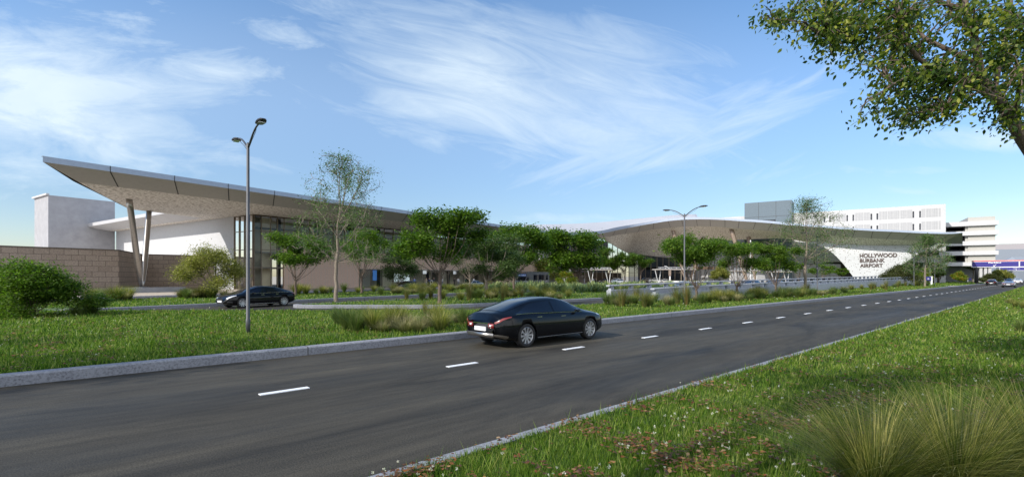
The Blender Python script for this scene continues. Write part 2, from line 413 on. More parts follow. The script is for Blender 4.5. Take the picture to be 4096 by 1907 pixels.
dens = mathn(nt, 'MULTIPLY', dens, mathn(nt, 'GREATER_THAN', sp.outputs[1], 0.0))
# broken bright cloud bank added out of view behind the photographer, filling shaded facades
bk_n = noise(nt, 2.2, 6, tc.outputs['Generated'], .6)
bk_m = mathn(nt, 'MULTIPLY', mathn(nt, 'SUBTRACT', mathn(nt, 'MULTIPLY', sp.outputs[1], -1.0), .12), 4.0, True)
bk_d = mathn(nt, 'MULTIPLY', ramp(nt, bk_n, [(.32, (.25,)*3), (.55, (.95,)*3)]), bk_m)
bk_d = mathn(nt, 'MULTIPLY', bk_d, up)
dens = mathn(nt, 'MULTIPLY', dens, up)
hs = nt.nodes.new('ShaderNodeHueSaturation'); hs.inputs['Saturation'].default_value = 1.07; hs.inputs['Value'].default_value = 1.0
lnk(nt, sky.outputs[0], hs.inputs['Color'])
elg = ramp(nt, sp.outputs[2], [(0.0, (.70, .69, .72)), (.12, (.62, .66, .72)), (.30, (.68, .82, .93)), (.55, (.72, .94, 1.06))])
SKYC = mixc(nt, 1.0, hs.outputs[0], elg, 'MULTIPLY')
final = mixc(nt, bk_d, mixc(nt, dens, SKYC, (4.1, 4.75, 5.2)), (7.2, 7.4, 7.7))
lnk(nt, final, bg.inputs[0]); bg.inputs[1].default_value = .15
sun = bpy.data.lights.new('sun', 'SUN'); sun.energy = 3.6; sun.angle = R(.5); sun.color = (1.0, .94, .85)
so = bpy.data.objects.new('sun', sun); COL.objects.link(so)
sdir = Vector((math.cos(SUN_AZ)*math.cos(SUN_EL), math.sin(SUN_AZ)*math.cos(SUN_EL), math.sin(SUN_EL)))
so.rotation_euler = sdir.to_track_quat('Z', 'Y').to_euler()
so.location = (-20, -20, 40)
cam = bpy.data.cameras.new('camera'); co = bpy.data.objects.new('camera', cam); COL.objects.link(co)
co.location = (0, 0, H0); co.rotation_euler = (R(90), 0, 0); cam.sensor_width = 36; cam.lens = 36*FP/4096
cam.shift_y = (HY-953.5)/4096; cam.clip_start = .05; cam.clip_end = 5000
S.camera = co
S.view_settings.view_transform = 'Standard'; S.view_settings.look = 'None'; S.view_settings.gamma = 1; S.view_settings.exposure = .50
S.cycles.max_bounces = 6; S.cycles.transparent_max_bounces = 12; S.cycles.diffuse_bounces = 3; S.cycles.glossy_bounces = 3

M('shelter_white', (.55, .55, .56), .5, var=.04)
# ================================================================ ground, roads, kerbs, lawns
LZ = .19
def sheet(name, poly, z, mat, kind='structure'):
    mb = MB(); mb.add([(x, y, z) for x, y in poly], [tuple(range(len(poly)))]); o = mb.build(name, mat); o['kind'] = kind; return o
mb = MB(); mb.add([(-3000, -3000, -.05), (3000, -3000, -.05), (3000, 3000, -.05), (-3000, 3000, -.05)], [(0, 1, 2, 3)])
mb.build('ground', 'paving')['kind'] = 'structure'
sheet('road', [sd(-70, 4.2), sd(420, 4.2), sd(420, 13.6), sd(-70, 13.6)], .0, 'asphalt')
# driveway, ramp and drop-off lanes share one asphalt sheet 4 mm lower
sheet('driveway', [sd(-60, 13.7), sd(420, 13.7), sd(420, 90), uv(182, -57), uv(-40, -57.9)], -.004, 'asphalt')
# raised paved walk in front of the terminal
mb = MB(); mb.prism([uv(-60, -58.3), uv(-60, -125), uv(172, -125), uv(172, -58.3)], -.04, .15, 0)
mb.build('terminal_forecourt', 'paving')['kind'] = 'structure'

def kerb(name, pts, w, h, side, label=None, mat='kerb_concrete'):
    """pts run along the road-side foot; body extends to the left (side=1) or right (-1)"""
    m = MB(); L = []; Q = []; n = len(pts); P = [Vector((*p, 0)) for p in pts]
    off = []
    for i in range(n):
        d = (P[min(i+1, n-1)]-P[max(i-1, 0)]).normalized(); q = Vector((-d.y, d.x, 0))*side; off.append(q)
    prof = [(0, -.03), (.0, h-.03), (.03, h), (w, h), (w, -.03)]
    rows = [[P[i]+off[i]*a+Vector((0, 0, b)) for a, b in prof] for i in range(n)]
    m.grid(rows); m.add(rows[0], [tuple(range(5))]); m.add(rows[-1], [tuple(range(5))])
    # joints
    acc = 0; nxt = 3.0
    for i in range(n-1):
        seg = (P[i+1]-P[i]).length; d = (P[i+1]-P[i]).normalized()
        while acc+seg > nxt:
            c = P[i]+d*(nxt-acc); o_ = off[i]
            a = c-o_*.003; 
            m.add([a-d*.012, a+d*.012, a+d*.012+Vector((0, 0, h-.03)), a-d*.012+Vector((0, 0, h-.03)),
                   c+o_*.03+d*.012+Vector((0, 0, h+.003)), c+o_*.03-d*.012+Vector((0, 0, h+.003)), c+o_*w+d*.012+Vector((0, 0, h+.003)), c+o_*w-d*.012+Vector((0, 0, h+.003))],
                  [(0, 1, 2, 3), (3, 2, 4, 5), (5, 4, 6, 7)], 1); nxt += 6.2
        acc += seg
    o = m.build(name, [mat, 'joint_dark']); o['kind'] = 'structure'; return o
def seg(a, b, n): return [(a[0]+(b[0]-a[0])*i/n, a[1]+(b[1]-a[1])*i/n) for i in range(n+1)]
def arc(c, r, a0, a1, n): return [(c[0]+r*math.cos(R(a0+(a1-a0)*i/n)), c[1]+r*math.sin(R(a0+(a1-a0)*i/n))) for i in range(n+1)]
A_TH = math.degrees(math.atan2(UY, UX))
# left kerb of the road, turning into the side street at its far end
end_arc = [sd(123+3*math.sin(R(t)), 13.54+3*(1-math.cos(R(t)))) for t in range(0, 100, 15)]
K_LEFT = [sd(s, 13.54) for s in range(-60, 124, 3)]+end_arc[1:]+[sd(126.5, 22)]
kerb('kerb', K_LEFT, .30, .22, 1)
K_RIGHT = [sd(s, 4.60) for s in range(-40, 400, 4)]
kerb('kerb', K_RIGHT, .20, .14, -1)
isl_end = [sd(136-3*math.sin(R(t)), 13.54+3*(1-math.cos(R(t)))) for t in range(90, -1, -15)]
K_ISL = [sd(133, 24)]+isl_end+[sd(s, 13.54) for s in range(138, 300, 6)]
kerb('kerb', K_ISL, .30, .22, 1)
# near lawn's driveway edge (flush dark edge), driveway island and far kerb
ARX, ARY = sd(19.5, 21.4)
K_D = [sd(200, 27.2)]+[sd(s, 27.2) for s in range(130, 22, -4)]+[sd(20.5, 27.3), (-5.0, 32.95), (-8.5, 32.9), (-13.1, 32.95), (-14.2, 33.2), (-14.75, 33.7), (-14.8, 34.3), (-14.3, 35.2)]
x_, y_ = -14.3, 35.2
K_D += [uv(to_uv(x_, y_)[0]+t, -30.8) for t in range(2, 80, 3)]
K_D = K_D[1:]
kerb('kerb', K_D, .28, .22, -1)
K_F = [uv(u, -36.8) for u in range(-40, 112, 4)]
kerb('kerb', K_F, .28, .22, 1)
kerb('kerb', [uv(u, -50.6) for u in range(-40, 112, 4)][::-1], .22, .20, 1)
kerb('kerb', [uv(u, -58.25) for u in range(-40, 172, 4)], .2, .16, 1)
# lawns
def lawn(name, poly, z=LZ):
    m = MB(); m.prism(poly, -.03, z); o = m.build(name, 'lawn_soil'); o['kind'] = 'structure'; return o
P_NEAR = [sd(-40, 4.42), sd(400, 4.42), sd(400, -150), sd(-40, -150)]
lawn('lawn', P_NEAR, .125)
P_MID = [sd(-60, 13.83)]+[sd(s, 13.83) for s in (0, 60, 123)]+[sd(125.7, 16.6), sd(126.2, 22), sd(118, 22.3)]+[sd(s, 21.5) for s in (100, 60, 19.5)]+[(-3.0, 28.3), (-9, 28.0), (-40, 27.6), (-110, 27.6), (-110, -30)]
lawn('lawn', P_MID)
P_ISLAND = [sd(133.3, 24), sd(133.3, 16.5), sd(136, 13.83), sd(300, 13.83), sd(300, 60), sd(133.3, 60)]
lawn('lawn', P_ISLAND)
P_DRIVE = [(-14.0, 34.8), (-14.4, 33.9), (-13.6, 33.3), (-5, 33.25), sd(21, 27.5), sd(129, 27.5), sd(129, 40), uv(115, -5), uv(100, -31.1)]
lawn('lawn', P_DRIVE)
P_FAR = [uv(-40, -37.1), uv(110, -37.1), uv(110, -50.35), uv(-40, -50.35)]
lawn('lawn', P_FAR)
sheet('plaza_bounce_sheet', [uv(118, -58), uv(181, -58), uv(181, 8), sd(138, 32), uv(118, -12)], .004, 'paving')  # pale sheet added over the asphalt to bounce light onto the arch soffit
# dashes
dash0 = None
for i in range(46):
    px = 1140
    inv = 1/3093+i*.965e-4
    X_ = 4233-1/inv
    x0, y0 = gp(X_, HY+(4233-X_)*.1485)
    s0, _ = to_sd(x0, y0)
    if s0 > 240: break
    m = MB(); D = 9.56; hl = .43
    a, b_, c, d = sd(s0-hl, D-.07), sd(s0+hl, D-.07), sd(s0+hl, D+.07), sd(s0-hl, D+.07)
    m.prism([a, b_, c, d], .001, .014)
    o = m.build('lane_marking', 'road_white'); o['kind'] = 'structure'

# ---------------------------------------------------------------- concrete barriers with rails
def barrier(name, label, D, s0, s1, zt0, zt1, zr0, th=.5):
    t = thing(name, label, 'barrier', (*sd(s0, D), 0)); ox, oy = sd(s0, D)
    n = 30; m = MB(); rows = []
    for i in range(n+1):
        f = i/n; s = s0+(s1-s0)*f; zt = zt0+(zt1-zt0)*f**.85
        prof = [(0, 0), (.0, zt-.06), (.06, zt), (th-.06, zt), (th, zt-.06), (th, 0)]
        rows.append([Vector((*sd(s, D+a), z)) for a, z in prof])
    m.grid(rows); m.add(rows[0], [tuple(range(6))]); m.add(rows[-1], [tuple(range(6))])
    k = 18
    for j in range(1, int((s1-s0)/k)):
        s = s0+j*k; zt = zt0+(zt1-zt0)*((s-s0)/(s1-s0))**.85
        m.box(s-.02, s+.02, D-.004, D+th, .0, zt+.003, lambda x, y, z: Vector((*sd(x, y), z)), 1)
    m.build('wall', ['barrier_concrete', 'joint_dark'], t, loc=(-ox, -oy, 0))
    rm = MB(); N = int((s1-s0)/3.1); rr_ = []
    for i in range(n+1):
        f = i/n; s = s0-.15+(s1-s0+.15)*f; zt = zt0+(zt1-zt0)*f**.85; z = zt+zr0
        rr_.append([Vector((*sd(s, D+a), z+b_)) for a, b_ in ((.08, -.09), (.06, 0), (.12, .05), (.38, .05), (.44, 0), (.42, -.09), (.08, -.09))])
    rm.grid(rr_); rm.add(rr_[0][:6], [tuple(range(6))]); rm.add(rr_[-1][:6], [tuple(range(6))])
    rm.build('rail', 'barrier_concrete', t, loc=(-ox, -oy, 0))
    for i in range(N+1):
        s = s0+.35+i*(s1-s0-.8)/N; f = (s-s0)/(s1-s0); zt = zt0+(zt1-zt0)*f**.85
        p = MB()
        lo = [sd(s-.26, D+.1), sd(s+.26, D+.1), sd(s+.26, D+.4), sd(s-.26, D+.4)]; hi = [sd(s-.14, D+.13), sd(s+.22, D+.13), sd(s+.22, D+.37), sd(s-.14, D+.37)]
        z0, z1 = zt-.01, zt+zr0-.088
        p.add([(*q, z0) for q in lo]+[(*q, z1) for q in hi], [(3, 2, 1, 0), (4, 5, 6, 7), (0, 1, 5, 4), (1, 2, 6, 5), (2, 3, 7, 6), (3, 0, 4, 7)])
        p.build('post', 'barrier_concrete', t, loc=(-ox, -oy, 0))
    return t
barrier('concrete_barrier', 'long grey concrete barrier with post-mounted rail, the one nearer the road', 21.4, 35, 140, .75, 1.62, .38)
barrier('concrete_barrier', 'grey concrete barrier with rail edging the agave bed, the farther of two', 27.2, 37, 138, .88, 1.75, .40)

# ---------------------------------------------------------------- grass blades, litter, seed heads (uncountable ground cover)
rng = np.random.default_rng(3)
def inpoly(x, y, poly):
    c = np.zeros(len(x), bool); n = len(poly); j = n-1
    for i in range(n):
        xi, yi = poly[i]; xj, yj = poly[j]
        c ^= ((yi > y) != (yj > y)) & (x < (xj-xi)*(y-yi)/(yj-yi+1e-12)+xi); j = i
    return c
def scatter(n, polys, Y0, Y1, r0, r1, pw=0.0):
    u = rng.random(n); Y = np.exp(math.log(Y0)+u*(math.log(Y1)-math.log(Y0)))
    r = r0+rng.random(n)*(r1-r0); X = r*Y
    k = np.zeros(n, bool)
    for p in polys: k |= inpoly(X, Y, p)
    return X[k], Y[k]
def fastmesh(name, V, nper, mat, group=None, ngon=3, label=None, cat=None):
    """V: (n, nper, 3); faces listed by ngon index tuples"""
    n = V.shape[0]; me = bpy.data.meshes.new(name)
    me.vertices.add(n*nper); me.vertices.foreach_set('co', V.reshape(-1).astype(np.float32))
    fl = [len(f) for f in ngon]; tot = sum(fl); nf = len(fl)
    base = (np.arange(n)*nper)[:, None]; idx = np.concatenate([np.array(f) for f in ngon])[None, :]+base
    me.loops.add(n*tot); me.loops.foreach_set('vertex_index', idx.reshape(-1).astype(np.int32))
    me.polygons.add(n*nf)
    st = np.concatenate([[0], np.cumsum(fl)[:-1]])[None, :]+(np.arange(n)*tot)[:, None]
    me.polygons.foreach_set('loop_start', st.reshape(-1).astype(np.int32))
    me.update(calc_edges=True); me.materials.append(MATS[mat])
    return link(name, me)
def vnoise(x, y, s, seed=0):
    """cheap smooth value noise"""
    a = np.sin(x*s*1.3+seed)*np.cos(y*s*1.7+seed*2)+.6*np.sin(x*s*2.9+y*s*2.1+seed*3)+.4*np.cos(x*s*5.1-y*s*4.3+seed)
    return a/2
def blades(name, X, Y, z0, hk=1.0, wk=1.0):
    n = len(X); d = np.hypot(X, Y)
    h = (.045+.075*rng.random(n)**1.6)*hk*(1+.25*vnoise(X, Y, .9)); tall = rng.random(n) < .035; h[tall] *= 2.2
    h *= np.clip(1+.35*vnoise(X, Y, 2.3, 5), .5, 1.6); h = np.maximum(h, d*.0016)
    wd = np.maximum(.0035, d*.00085)*wk*(.7+.6*rng.random(n)); a = rng.random(n)*math.pi*2
    # face roughly across the view so that thin blades do not vanish
    lx, ly = (rng.random(n)-.5)*h*1.1, (rng.random(n)-.5)*h*1.1
    V = np.zeros((n, 3, 3)); V[:, 0] = np.stack([X-np.cos(a)*wd, Y-np.sin(a)*wd, np.full(n, z0)], 1)
    V[:, 1] = np.stack([X+np.cos(a)*wd, Y+np.sin(a)*wd, np.full(n, z0)], 1)
    V[:, 2] = np.stack([X+lx, Y+ly, z0+h], 1)
    o = fastmesh(name, V, 3, 'blade_lawn', ngon=[(0, 1, 2)]); o['kind'] = 'stuff'; o['label'] = 'short green lawn grass'; o['category'] = 'grass'; return o
X, Y = scatter(980000, [P_NEAR], 2.3, 110, -.6, 1.35); blades('lawn_grass', X, Y, .12)
X, Y = scatter(860000, [P_MID], 7.5, 100, -1.7, 1.1); blades('lawn_grass', X, Y, .185, 1.15)
X, Y = scatter(200000, [P_DRIVE, P_FAR, P_ISLAND], 30, 190, -1.08, 1.0); blades('lawn_grass', X, Y, .185, 1.3)
def litter(name, X, Y, z0, size, mat='litter'):
    n = len(X); d = np.hypot(X, Y); s = np.maximum(size, d*.0011)*(.6+.9*rng.random(n)); a = rng.random(n)*6.283
    t = (rng.random((n, 5))-.3)*s[:, None]*.7; zz = z0+.02+.05*rng.random(n)
    V = np.zeros((n, 5, 3)); shp = [(-1, 0), (-.2, -.55), (1, -.1), (.35, .6), (-.45, .5)]
    for k, (p, q) in enumerate(shp):
        V[:, k] = np.stack([X+s*(p*np.cos(a)-q*np.sin(a)), Y+s*(p*np.sin(a)+q*np.cos(a)), zz+t[:, k]*.8], 1)
    o = fastmesh(name, V, 5, mat, ngon=[(0, 1, 2), (0, 2, 3), (0, 3, 4)]); o['kind'] = 'stuff'; return o
def clumpy(X, Y, thr, s=.7, seed=1):
    k = vnoise(X, Y, s, seed)+.35*vnoise(X, Y, s*3.7, seed+2)+.25*rng.standard_normal(len(X)) > thr; return X[k], Y[k]
X, Y = scatter(90000, [P_NEAR], 2.5, 90, -.4, 1.08); X, Y = clumpy(X, Y, .22, 1.5); o = litter('fallen_leaves', X, Y, .17, .026); o['label'] = 'brown fallen leaves on the near lawn'; o['category'] = 'leaves'
X, Y = scatter(60000, [P_MID], 9, 95, -1.08, 1.0); X, Y = clumpy(X, Y, .22, 1.3, 4); o = litter('fallen_leaves', X, Y, .25, .032); o['label'] = 'brown fallen leaves on the lawn beyond the road'; o['category'] = 'leaves'
def seedheads(name, X, Y, z0):
    n = len(X); m = 12; d = np.hypot(X, Y)
    h = .10+.12*rng.random(n); rad = np.maximum(.016, d*.0008)*(.7+.6*rng.random(n))
    X_ = np.repeat(X, m); Y_ = np.repeat(Y, m); Z_ = np.repeat(z0+h, m); r_ = np.repeat(rad, m)
    v = rng.standard_normal((n*m, 3)); v /= np.linalg.norm(v, axis=1)[:, None]
    q = rng.standard_normal((n*m, 3)); q = np.cross(v, q); q /= np.linalg.norm(q, axis=1)[:, None]
    c = np.stack([X_, Y_, Z_], 1); V = np.zeros((n*m, 3, 3))
    V[:, 0] = c; V[:, 1] = c+v*r_[:, None]+q*r_[:, None]*.28; V[:, 2] = c+v*r_[:, None]-q*r_[:, None]*.28
    o = fastmesh(name, V, 3, 'seed_white', ngon=[(0, 1, 2)]); o['kind'] = 'stuff'
    S_ = np.zeros((n, 3, 3)); S_[:, 0] = np.stack([X-.003, Y, np.full(n, z0)], 1); S_[:, 1] = np.stack([X+.003, Y, np.full(n, z0)], 1); S_[:, 2] = np.stack([X, Y, z0+h], 1)
    o2 = fastmesh(name+'_stem', S_, 3, 'blade_straw', ngon=[(0, 1, 2)]); o2['kind'] = 'stuff'; o2.name = 'seed_stems'
    return o
X, Y = scatter(2200, [P_NEAR], 3, 70, -.3, 1.05); X, Y = clumpy(X, Y, .1, .5, 8); o = seedheads('seed_heads', X, Y, .13); o['label'] = 'white fluffy seed heads in the near lawn'
X, Y = scatter(2200, [P_MID], 9.5, 80, -1.05, 1.0); X, Y = clumpy(X, Y, .1, .5, 9); o = seedheads('seed_heads', X, Y, .2); o['label'] = 'white fluffy seed heads in the lawn beyond the road'
# ================================================================ terminal building
V3 = Vector
T = thing('airport_terminal', 'long airport terminal with a sweeping white roof, bronze framed glazing and perforated entrance wall', 'terminal', (*uv(38.8, -70.1), 0))
TX, TY = uv(38.8, -70.1)
OFF = (-TX, -TY, 0)
def tb(mb, name, mats, smooth=False, parent=None, uvf=None):
    return mb.build(name, mats, parent or T, smooth, OFF if (parent is None or parent is T) else None, 0, uvf)
def W(u, v, z): return V3((*uv(u, v), z))
# front edge curves: (top, band bottom, soffit edge)
ZT, ZB, ZS = 12.34, 11.83, 10.93
edge = []
u0 = 13.3
for i in range(0, 20):
    u = u0+i*(96.5-u0)/19
    sh = 2.8*(1-i/19.)+.4
    edge.append((W(u, -56.8, ZT), W(u, -56.8, ZB), W(u+sh, -59.8, ZS)))
right = [  # px, y top, u or None(v=-56.8), y band bottom, px soffit, y soffit, u soffit
 (2230, 926, None, 936, 2236, 954.5, None), (2270, 929.5, None, 939, 2280, 955, None), (2310, 930, None, 940, 2330, 954, None), (2351, 928, None, 938.5, 2375, 951.5, None),
 (2409, 922, None, 933, 2416, 948, None), (2461, 910, None, 922, 2450, 943, None),
 (2510, 901.5, 148.5, 912, 2500, 935, 151.5), (2562, 893, 152.5, 902, 2553, 927, 155.5), (2615, 884, 154.5, 893, 2612, 917.5, 157.5), (2672, 875, 155, 884, 2682, 910, 158),
 (2727, 870, 155, 879, 2733, 906.5, 158), (2785, 868, 155, 877, 2790, 904.5, 158), (2840, 869, 155, 877.5, 2842, 905.5, 158), (2900, 872, 155, 880, 2900, 909, 158),
 (2957, 876, 155, 884, 2952, 914, 158), (3023, 879, 155, 888, 3012, 918, 158), (3088, 884, 155, 893, 3070, 922, 158), (3150, 891, 155, 899.5, 3130, 928, 158), (3223, 897, 155, 905, 3208, 935.5, 158),
 (3296, 902, 155, 910, 3275, 939.5, 158), (3350, 907, 155, 915, 3338, 943, 158), (3421, 912, 155, 919.5, 3410, 948.5, 158), (3492, 916, 155, 923.5, 3484, 953, 158),
 (3567, 919, 155, 926.5, 3545, 956, 158), (3642, 923, 155, 930.5, 3610, 959.5, 158), (3721, 927, 155, 934, 3680, 962, 158), (3802, 929, 155, 935, 3755, 964.5, 158), (3850, 929, 155, 931, 3785, 962, 158)]
for px, yt, uu, yb, ps, ys, us in right:
    f = (lambda x, y: on_v(x, y, -56.8)) if uu is None else (lambda x, y, uu=uu: on_u(x, y, uu))
    g = (lambda x, y: on_v(x, y, -59.8)) if us is None else (lambda x, y, us=us: on_u(x, y, us))
    edge.append((f(px, yt), f(px, yb), g(ps, ys)))
def smooth_curve(pts, sub=3):
    out = []; n = len(pts)
    for i in range(n-1):
        p0, p1, p2, p3 = pts[max(i-1, 0)], pts[i], pts[i+1], pts[min(i+2, n-1)]
        for k in range(sub):
            t = k/sub; out.append(.5*((2*p1)+(p2-p0)*t+(2*p0-5*p1+4*p2-p3)*t*t+(3*p1-p0-3*p2+p3)*t**3))
    out.append(pts[-1]); return out
ET = smooth_curve([e[0] for e in edge]); EB = smooth_curve([e[1] for e in edge]); ES = smooth_curve([e[2] for e in edge])
NE = len(ET)
m = MB(); m.grid([ET, EB]); tb(m, 'roof_edge', 'roof_band', True)
m = MB(); m.grid([EB, ES]); 
# panel joints
def joint(mb, a, b_, w_=.07, mi=1):
    d = (b_-a).normalized(); t = V3((0, 0, 1)).cross(d).normalized()*w_/2; nn = d.cross(t).normalized()*.02
    for s_ in (1, -1):
        mb.add([a-t+nn*s_, a+t+nn*s_, b_+t+nn*s_, b_-t+nn*s_], [(0, 1, 2, 3)], mi)
def idx_at_px(arr, px):
    best = min(range(len(arr)), key=lambda i: abs(arr[i].x/arr[i].y*FP+2048-px)); return best
ptop = [441, 698, 913, 1098, 1265, 1404, 1525, 1632, 1727, 1813, 1890, 1960, 2023, 2081, 2135]
for p in ptop:
    u = to_uv(*on_v(p, 700, -56.8)[:2])[0]; a = W(u, -56.8, ZB)
    sh = 1.6
    joint(m, a, W(u+sh, -59.8, ZS), .09)
    joint(m, W(u, -56.78, ZT), a, .06)
for k in range(19, len(edge)-1):
    joint(m, edge[k][1], edge[k][2], .10); 
tb(m, 'fascia', ['fascia_metal', 'joint_dark'], True)
# white top surface rolling back to a ridge
ridge_px = [(2096, 908), (2200, 901), (2300, 895.5), (2400, 889), (2500, 882), (2600, 875), (2700, 869.5), (2785, 867)]
rid = []
for i, p in enumerate(ET):
    px = p.x/p.y*FP+2048
    if px < 2096: rid.append(W(to_uv(p.x, p.y)[0], -57.3, 12.34))
    elif px <= 2785:
        for (a, ya), (b_, yb) in zip(ridge_px, ridge_px[1:]):
            if a <= px <= b_:
                y = ya+(yb-ya)*(px-a)/(b_-a); rid.append(at(px, y, 178)); break
        else: rid.append(at(px, 867, 178))
    else: rid.append(at(px, HY-FP*(p.z-H0-.3)/p.y*.0-(HY-867)*.0-(HY-(867+(px-2785)*.06)), 178) if False else V3((p.x*1.16, p.y*1.16, p.z-1.5)))
m = MB(); rows = []
for k in range(9):
    f = k/8; rows.append([ET[i].lerp(rid[i], f)+V3((0, 0, (.9*math.sin(f*math.pi)) if rid[i].z > 14 and (ET[i].x/ET[i].y*FP+2048) < 2785 else 0)) for i in range(NE)])
m.grid(rows)
for i in range(NE):      # standing seams
    if (ET[i].x/ET[i].y*FP+2048) > 2150 and (ET[i].x/ET[i].y*FP+2048) < 2900:
        for q in range(3):
            if i+1 >= NE: continue
            for k in range(8):
                a = rows[k][i].lerp(rows[k][i+1], q/3)+V3((0, 0, .03)); b_ = rows[k+1][i].lerp(rows[k+1][i+1], q/3)+V3((0, 0, .03))
                t = V3((.06, 0, 0)); m.add([a-t, a+t, b_+t, b_-t], [(0, 1, 2, 3)], 1)
tb(m, 'roof', ['roof_white', 'garage_band'], True)
# soffit: back line
back_px = [  # front px -> (px, y, u or None for v=-62)
 (2236, (2236, 980, None)), (2330, (2335, 966, None)), (2416, (2409, 953.5, None)), (2450, (2440, 972, None)), (2500, (2475, 993, None)), (2553, (2516, 1014, 171)), (2612, (2590, 1022, 171)), (2682, (2686, 1031, 172)),
 (2733, (2750, 1028, 172)), (2790, (2820, 1000, 172)), (2842, (2888, 963, 172)), (2900, (2945, 958.5, 172)), (2952, (2990, 957, 172)), (3012, (3050, 955, 172)), (3070, (3110, 953, 172)),
 (3130, (3167, 957, 171)), (3208, (3213, 966, 168)), (3275, (3275, 976, 164)), (3338, (3345, 980, 163)), (3410, (3415, 983, 163)), (3484, (3490, 985, 163)), (3545, (3550, 984, 163)), (3610, (3615, 982, 163)), (3680, (3690, 977, 162)), (3755, (3755, 970, 160)), (3785, (3787, 963, 158.3))]
def back_at(i):
    p = ES[i]; px = p.x/p.y*FP+2048
    if px < 2190: return W(max(22.45, to_uv(p.x, p.y)[0]), -70.6, ZS+.002)
    if px < 2236:
        a = W(to_uv(p.x, p.y)[0], -70.6, ZS); f = (px-2190)/46
        return a.lerp(on_v(2236, 980, -62), f)
    for (fa, A), (fb, B) in zip(back_px, back_px[1:]):
        if fa <= px <= fb or fb == 3785:
            if not (fa <= px <= fb) and px < 3755: continue
            t = min(1, (px-fa)/(fb-fa))
            pa = on_v(A[0], A[1], -62) if A[2] is None else on_u(*A)
            pb = on_v(B[0], B[1], -62) if B[2] is None else on_u(*B)
            return pa.lerp(pb, t)
    return ES[i]
BK = [back_at(i) for i in range(NE)]
rows = []
for k in range(7):
    f = k/6
    row = []
    for i in range(NE):
        p = ES[i].lerp(BK[i], f)
        px = ES[i].x/ES[i].y*FP+2048
        dz = ES[i].z-BK[i].z
        if px > 2400 and dz > 2: p.z += dz*(.0+.16*math.sin(f*math.pi))*(1 if px > 2550 else .5)
        row.append(p)
    rows.append(row)
m = MB(); m.grid(rows)
# canopy corner and the strip along the side wall
c1 = [W(16.5, -59.8, ZS), W(38.9, -59.8, ZS), W(38.9, -70.6, ZS), W(38.9, -82, ZS), W(37.2, -81, ZS), W(26.9, -78.3, ZS), W(21.7, -69.0, ZS)]
m.add([p+V3((0, 0, -.004)) for p in c1], [tuple(range(len(c1)))])
m.add([W(37.2, -80.5, ZS-.002), W(39, -80.5, ZS-.002), W(39, -119, ZS-.002), W(37.2, -119, ZS-.002)], [(0, 1, 2, 3)])
tb(m, 'soffit', 'soffit_mesh', True)
# left end edge and side strip fascia
m = MB()
m.add([W(13.3, -56.8, ZT), W(13.3, -56.8, ZB), W(16.1, -59.7, ZS), W(21.5, -69, ZS), W(26.8, -78.2, ZS), W(26.0, -79.6, ZB), W(25.6, -79.9, ZT)], [(0, 1, 2, 3, 4, 5, 6)])
m.add([W(25.6, -79.9, ZT), W(26.0, -79.6, ZB), W(26.8, -78.2, ZS), W(37.1, -80.6, ZS), W(34.5, -80.8, ZB), W(34.5, -80.8, ZT)], [(0, 1, 4, 5), (1, 2, 3, 4)])
tb(m, 'roof_end', 'fascia_metal')
m = MB()
m.add([W(34.5, -80.7, ZT), W(34.5, -120.5, ZT-.2), W(34.5, -120.5, ZB-.3), W(34.5, -80.7, ZB)], [(0, 1, 2, 3)], 1)
m.add([W(34.5, -80.7, ZB), W(34.5, -120.5, ZB-.3), W(37.15, -119, ZS), W(37.15, -80.5, ZS)], [(0, 1, 2, 3)], 0)
m.add([W(34.5, -120.5, ZT-.2), W(34.5, -120.5, ZB-.3), W(37.15, -119, ZS), W(40, -119, ZS), W(40, -120.5, ZT-.2)], [(0, 1, 2, 3, 4)], 0)
for j in range(9):
    v = -84.5-j*4.3; joint(m, W(34.5, v, ZB-.02), W(37.1, v-1.2, ZS+.01), .05, 2)
tb(m, 'side_fascia', ['garage_band', 'roof_white', 'fascia_metal'])
m = MB(); m.add([W(13.3, -56.8, ZT), W(96, -56.8, ZT), W(96, -120, ZT), W(34.5, -120.5, ZT-.2), W(34.5, -80.7, ZT), W(25.6, -79.9, ZT)], [(0, 1, 2, 3, 4, 5)])
tb(m, 'flat_roof', 'roof_white')
# side wall, white stucco, with door
m = MB()
T2 = lambda u, v, z: W(u, v, z)
m.box(38.8, 39.1, -119.5, -82.9, 0, ZS+.02, T2); m.box(38.8, 39.1, -81.6, -75.05, 0, ZS+.02, T2); m.box(38.8, 39.1, -82.9, -81.6, 2.9, ZS+.02, T2)
tb(m, 'side_wall', 'white_stucco')
m = MB(); m.box(38.95, 39.05, -82.9, -81.6, .15, 2.9, T2); d_ = tb(m, 'door', 'wood_door')
# panel facade (v=-70)
def panelwall(mb, ua, ub, z0, z1, step=.62, ridges=True):
    mb.box(ua, ub, -70.4, -70.0, z0, z1, T2, 0)
    n = int((ub-ua)/step); rs = random.Random(5)
    for i in range(n):
        a = ua+(ub-ua)*i/n+rs.choice((0, .08, .15)); mb.box(a, a+.035, -70.01, -69.985, z0+.02, z1-.02, T2, 1)
m = MB(); panelwall(m, 43.5, 57.4, .15, 3.42); panelwall(m, 43.5, 122, 3.45, 6.23)
m.box(43.5, 122, -70.35, -70.02, 3.38, 3.46, T2, 1)
tb(m, 'cladding', ['tan_cladding', 'fascia_metal'])
m = MB(); panelwall(m, 99, 108, .15, 3.3); tb(m, 'low_cladding_wall', ['tan_cladding', 'fascia_metal'])
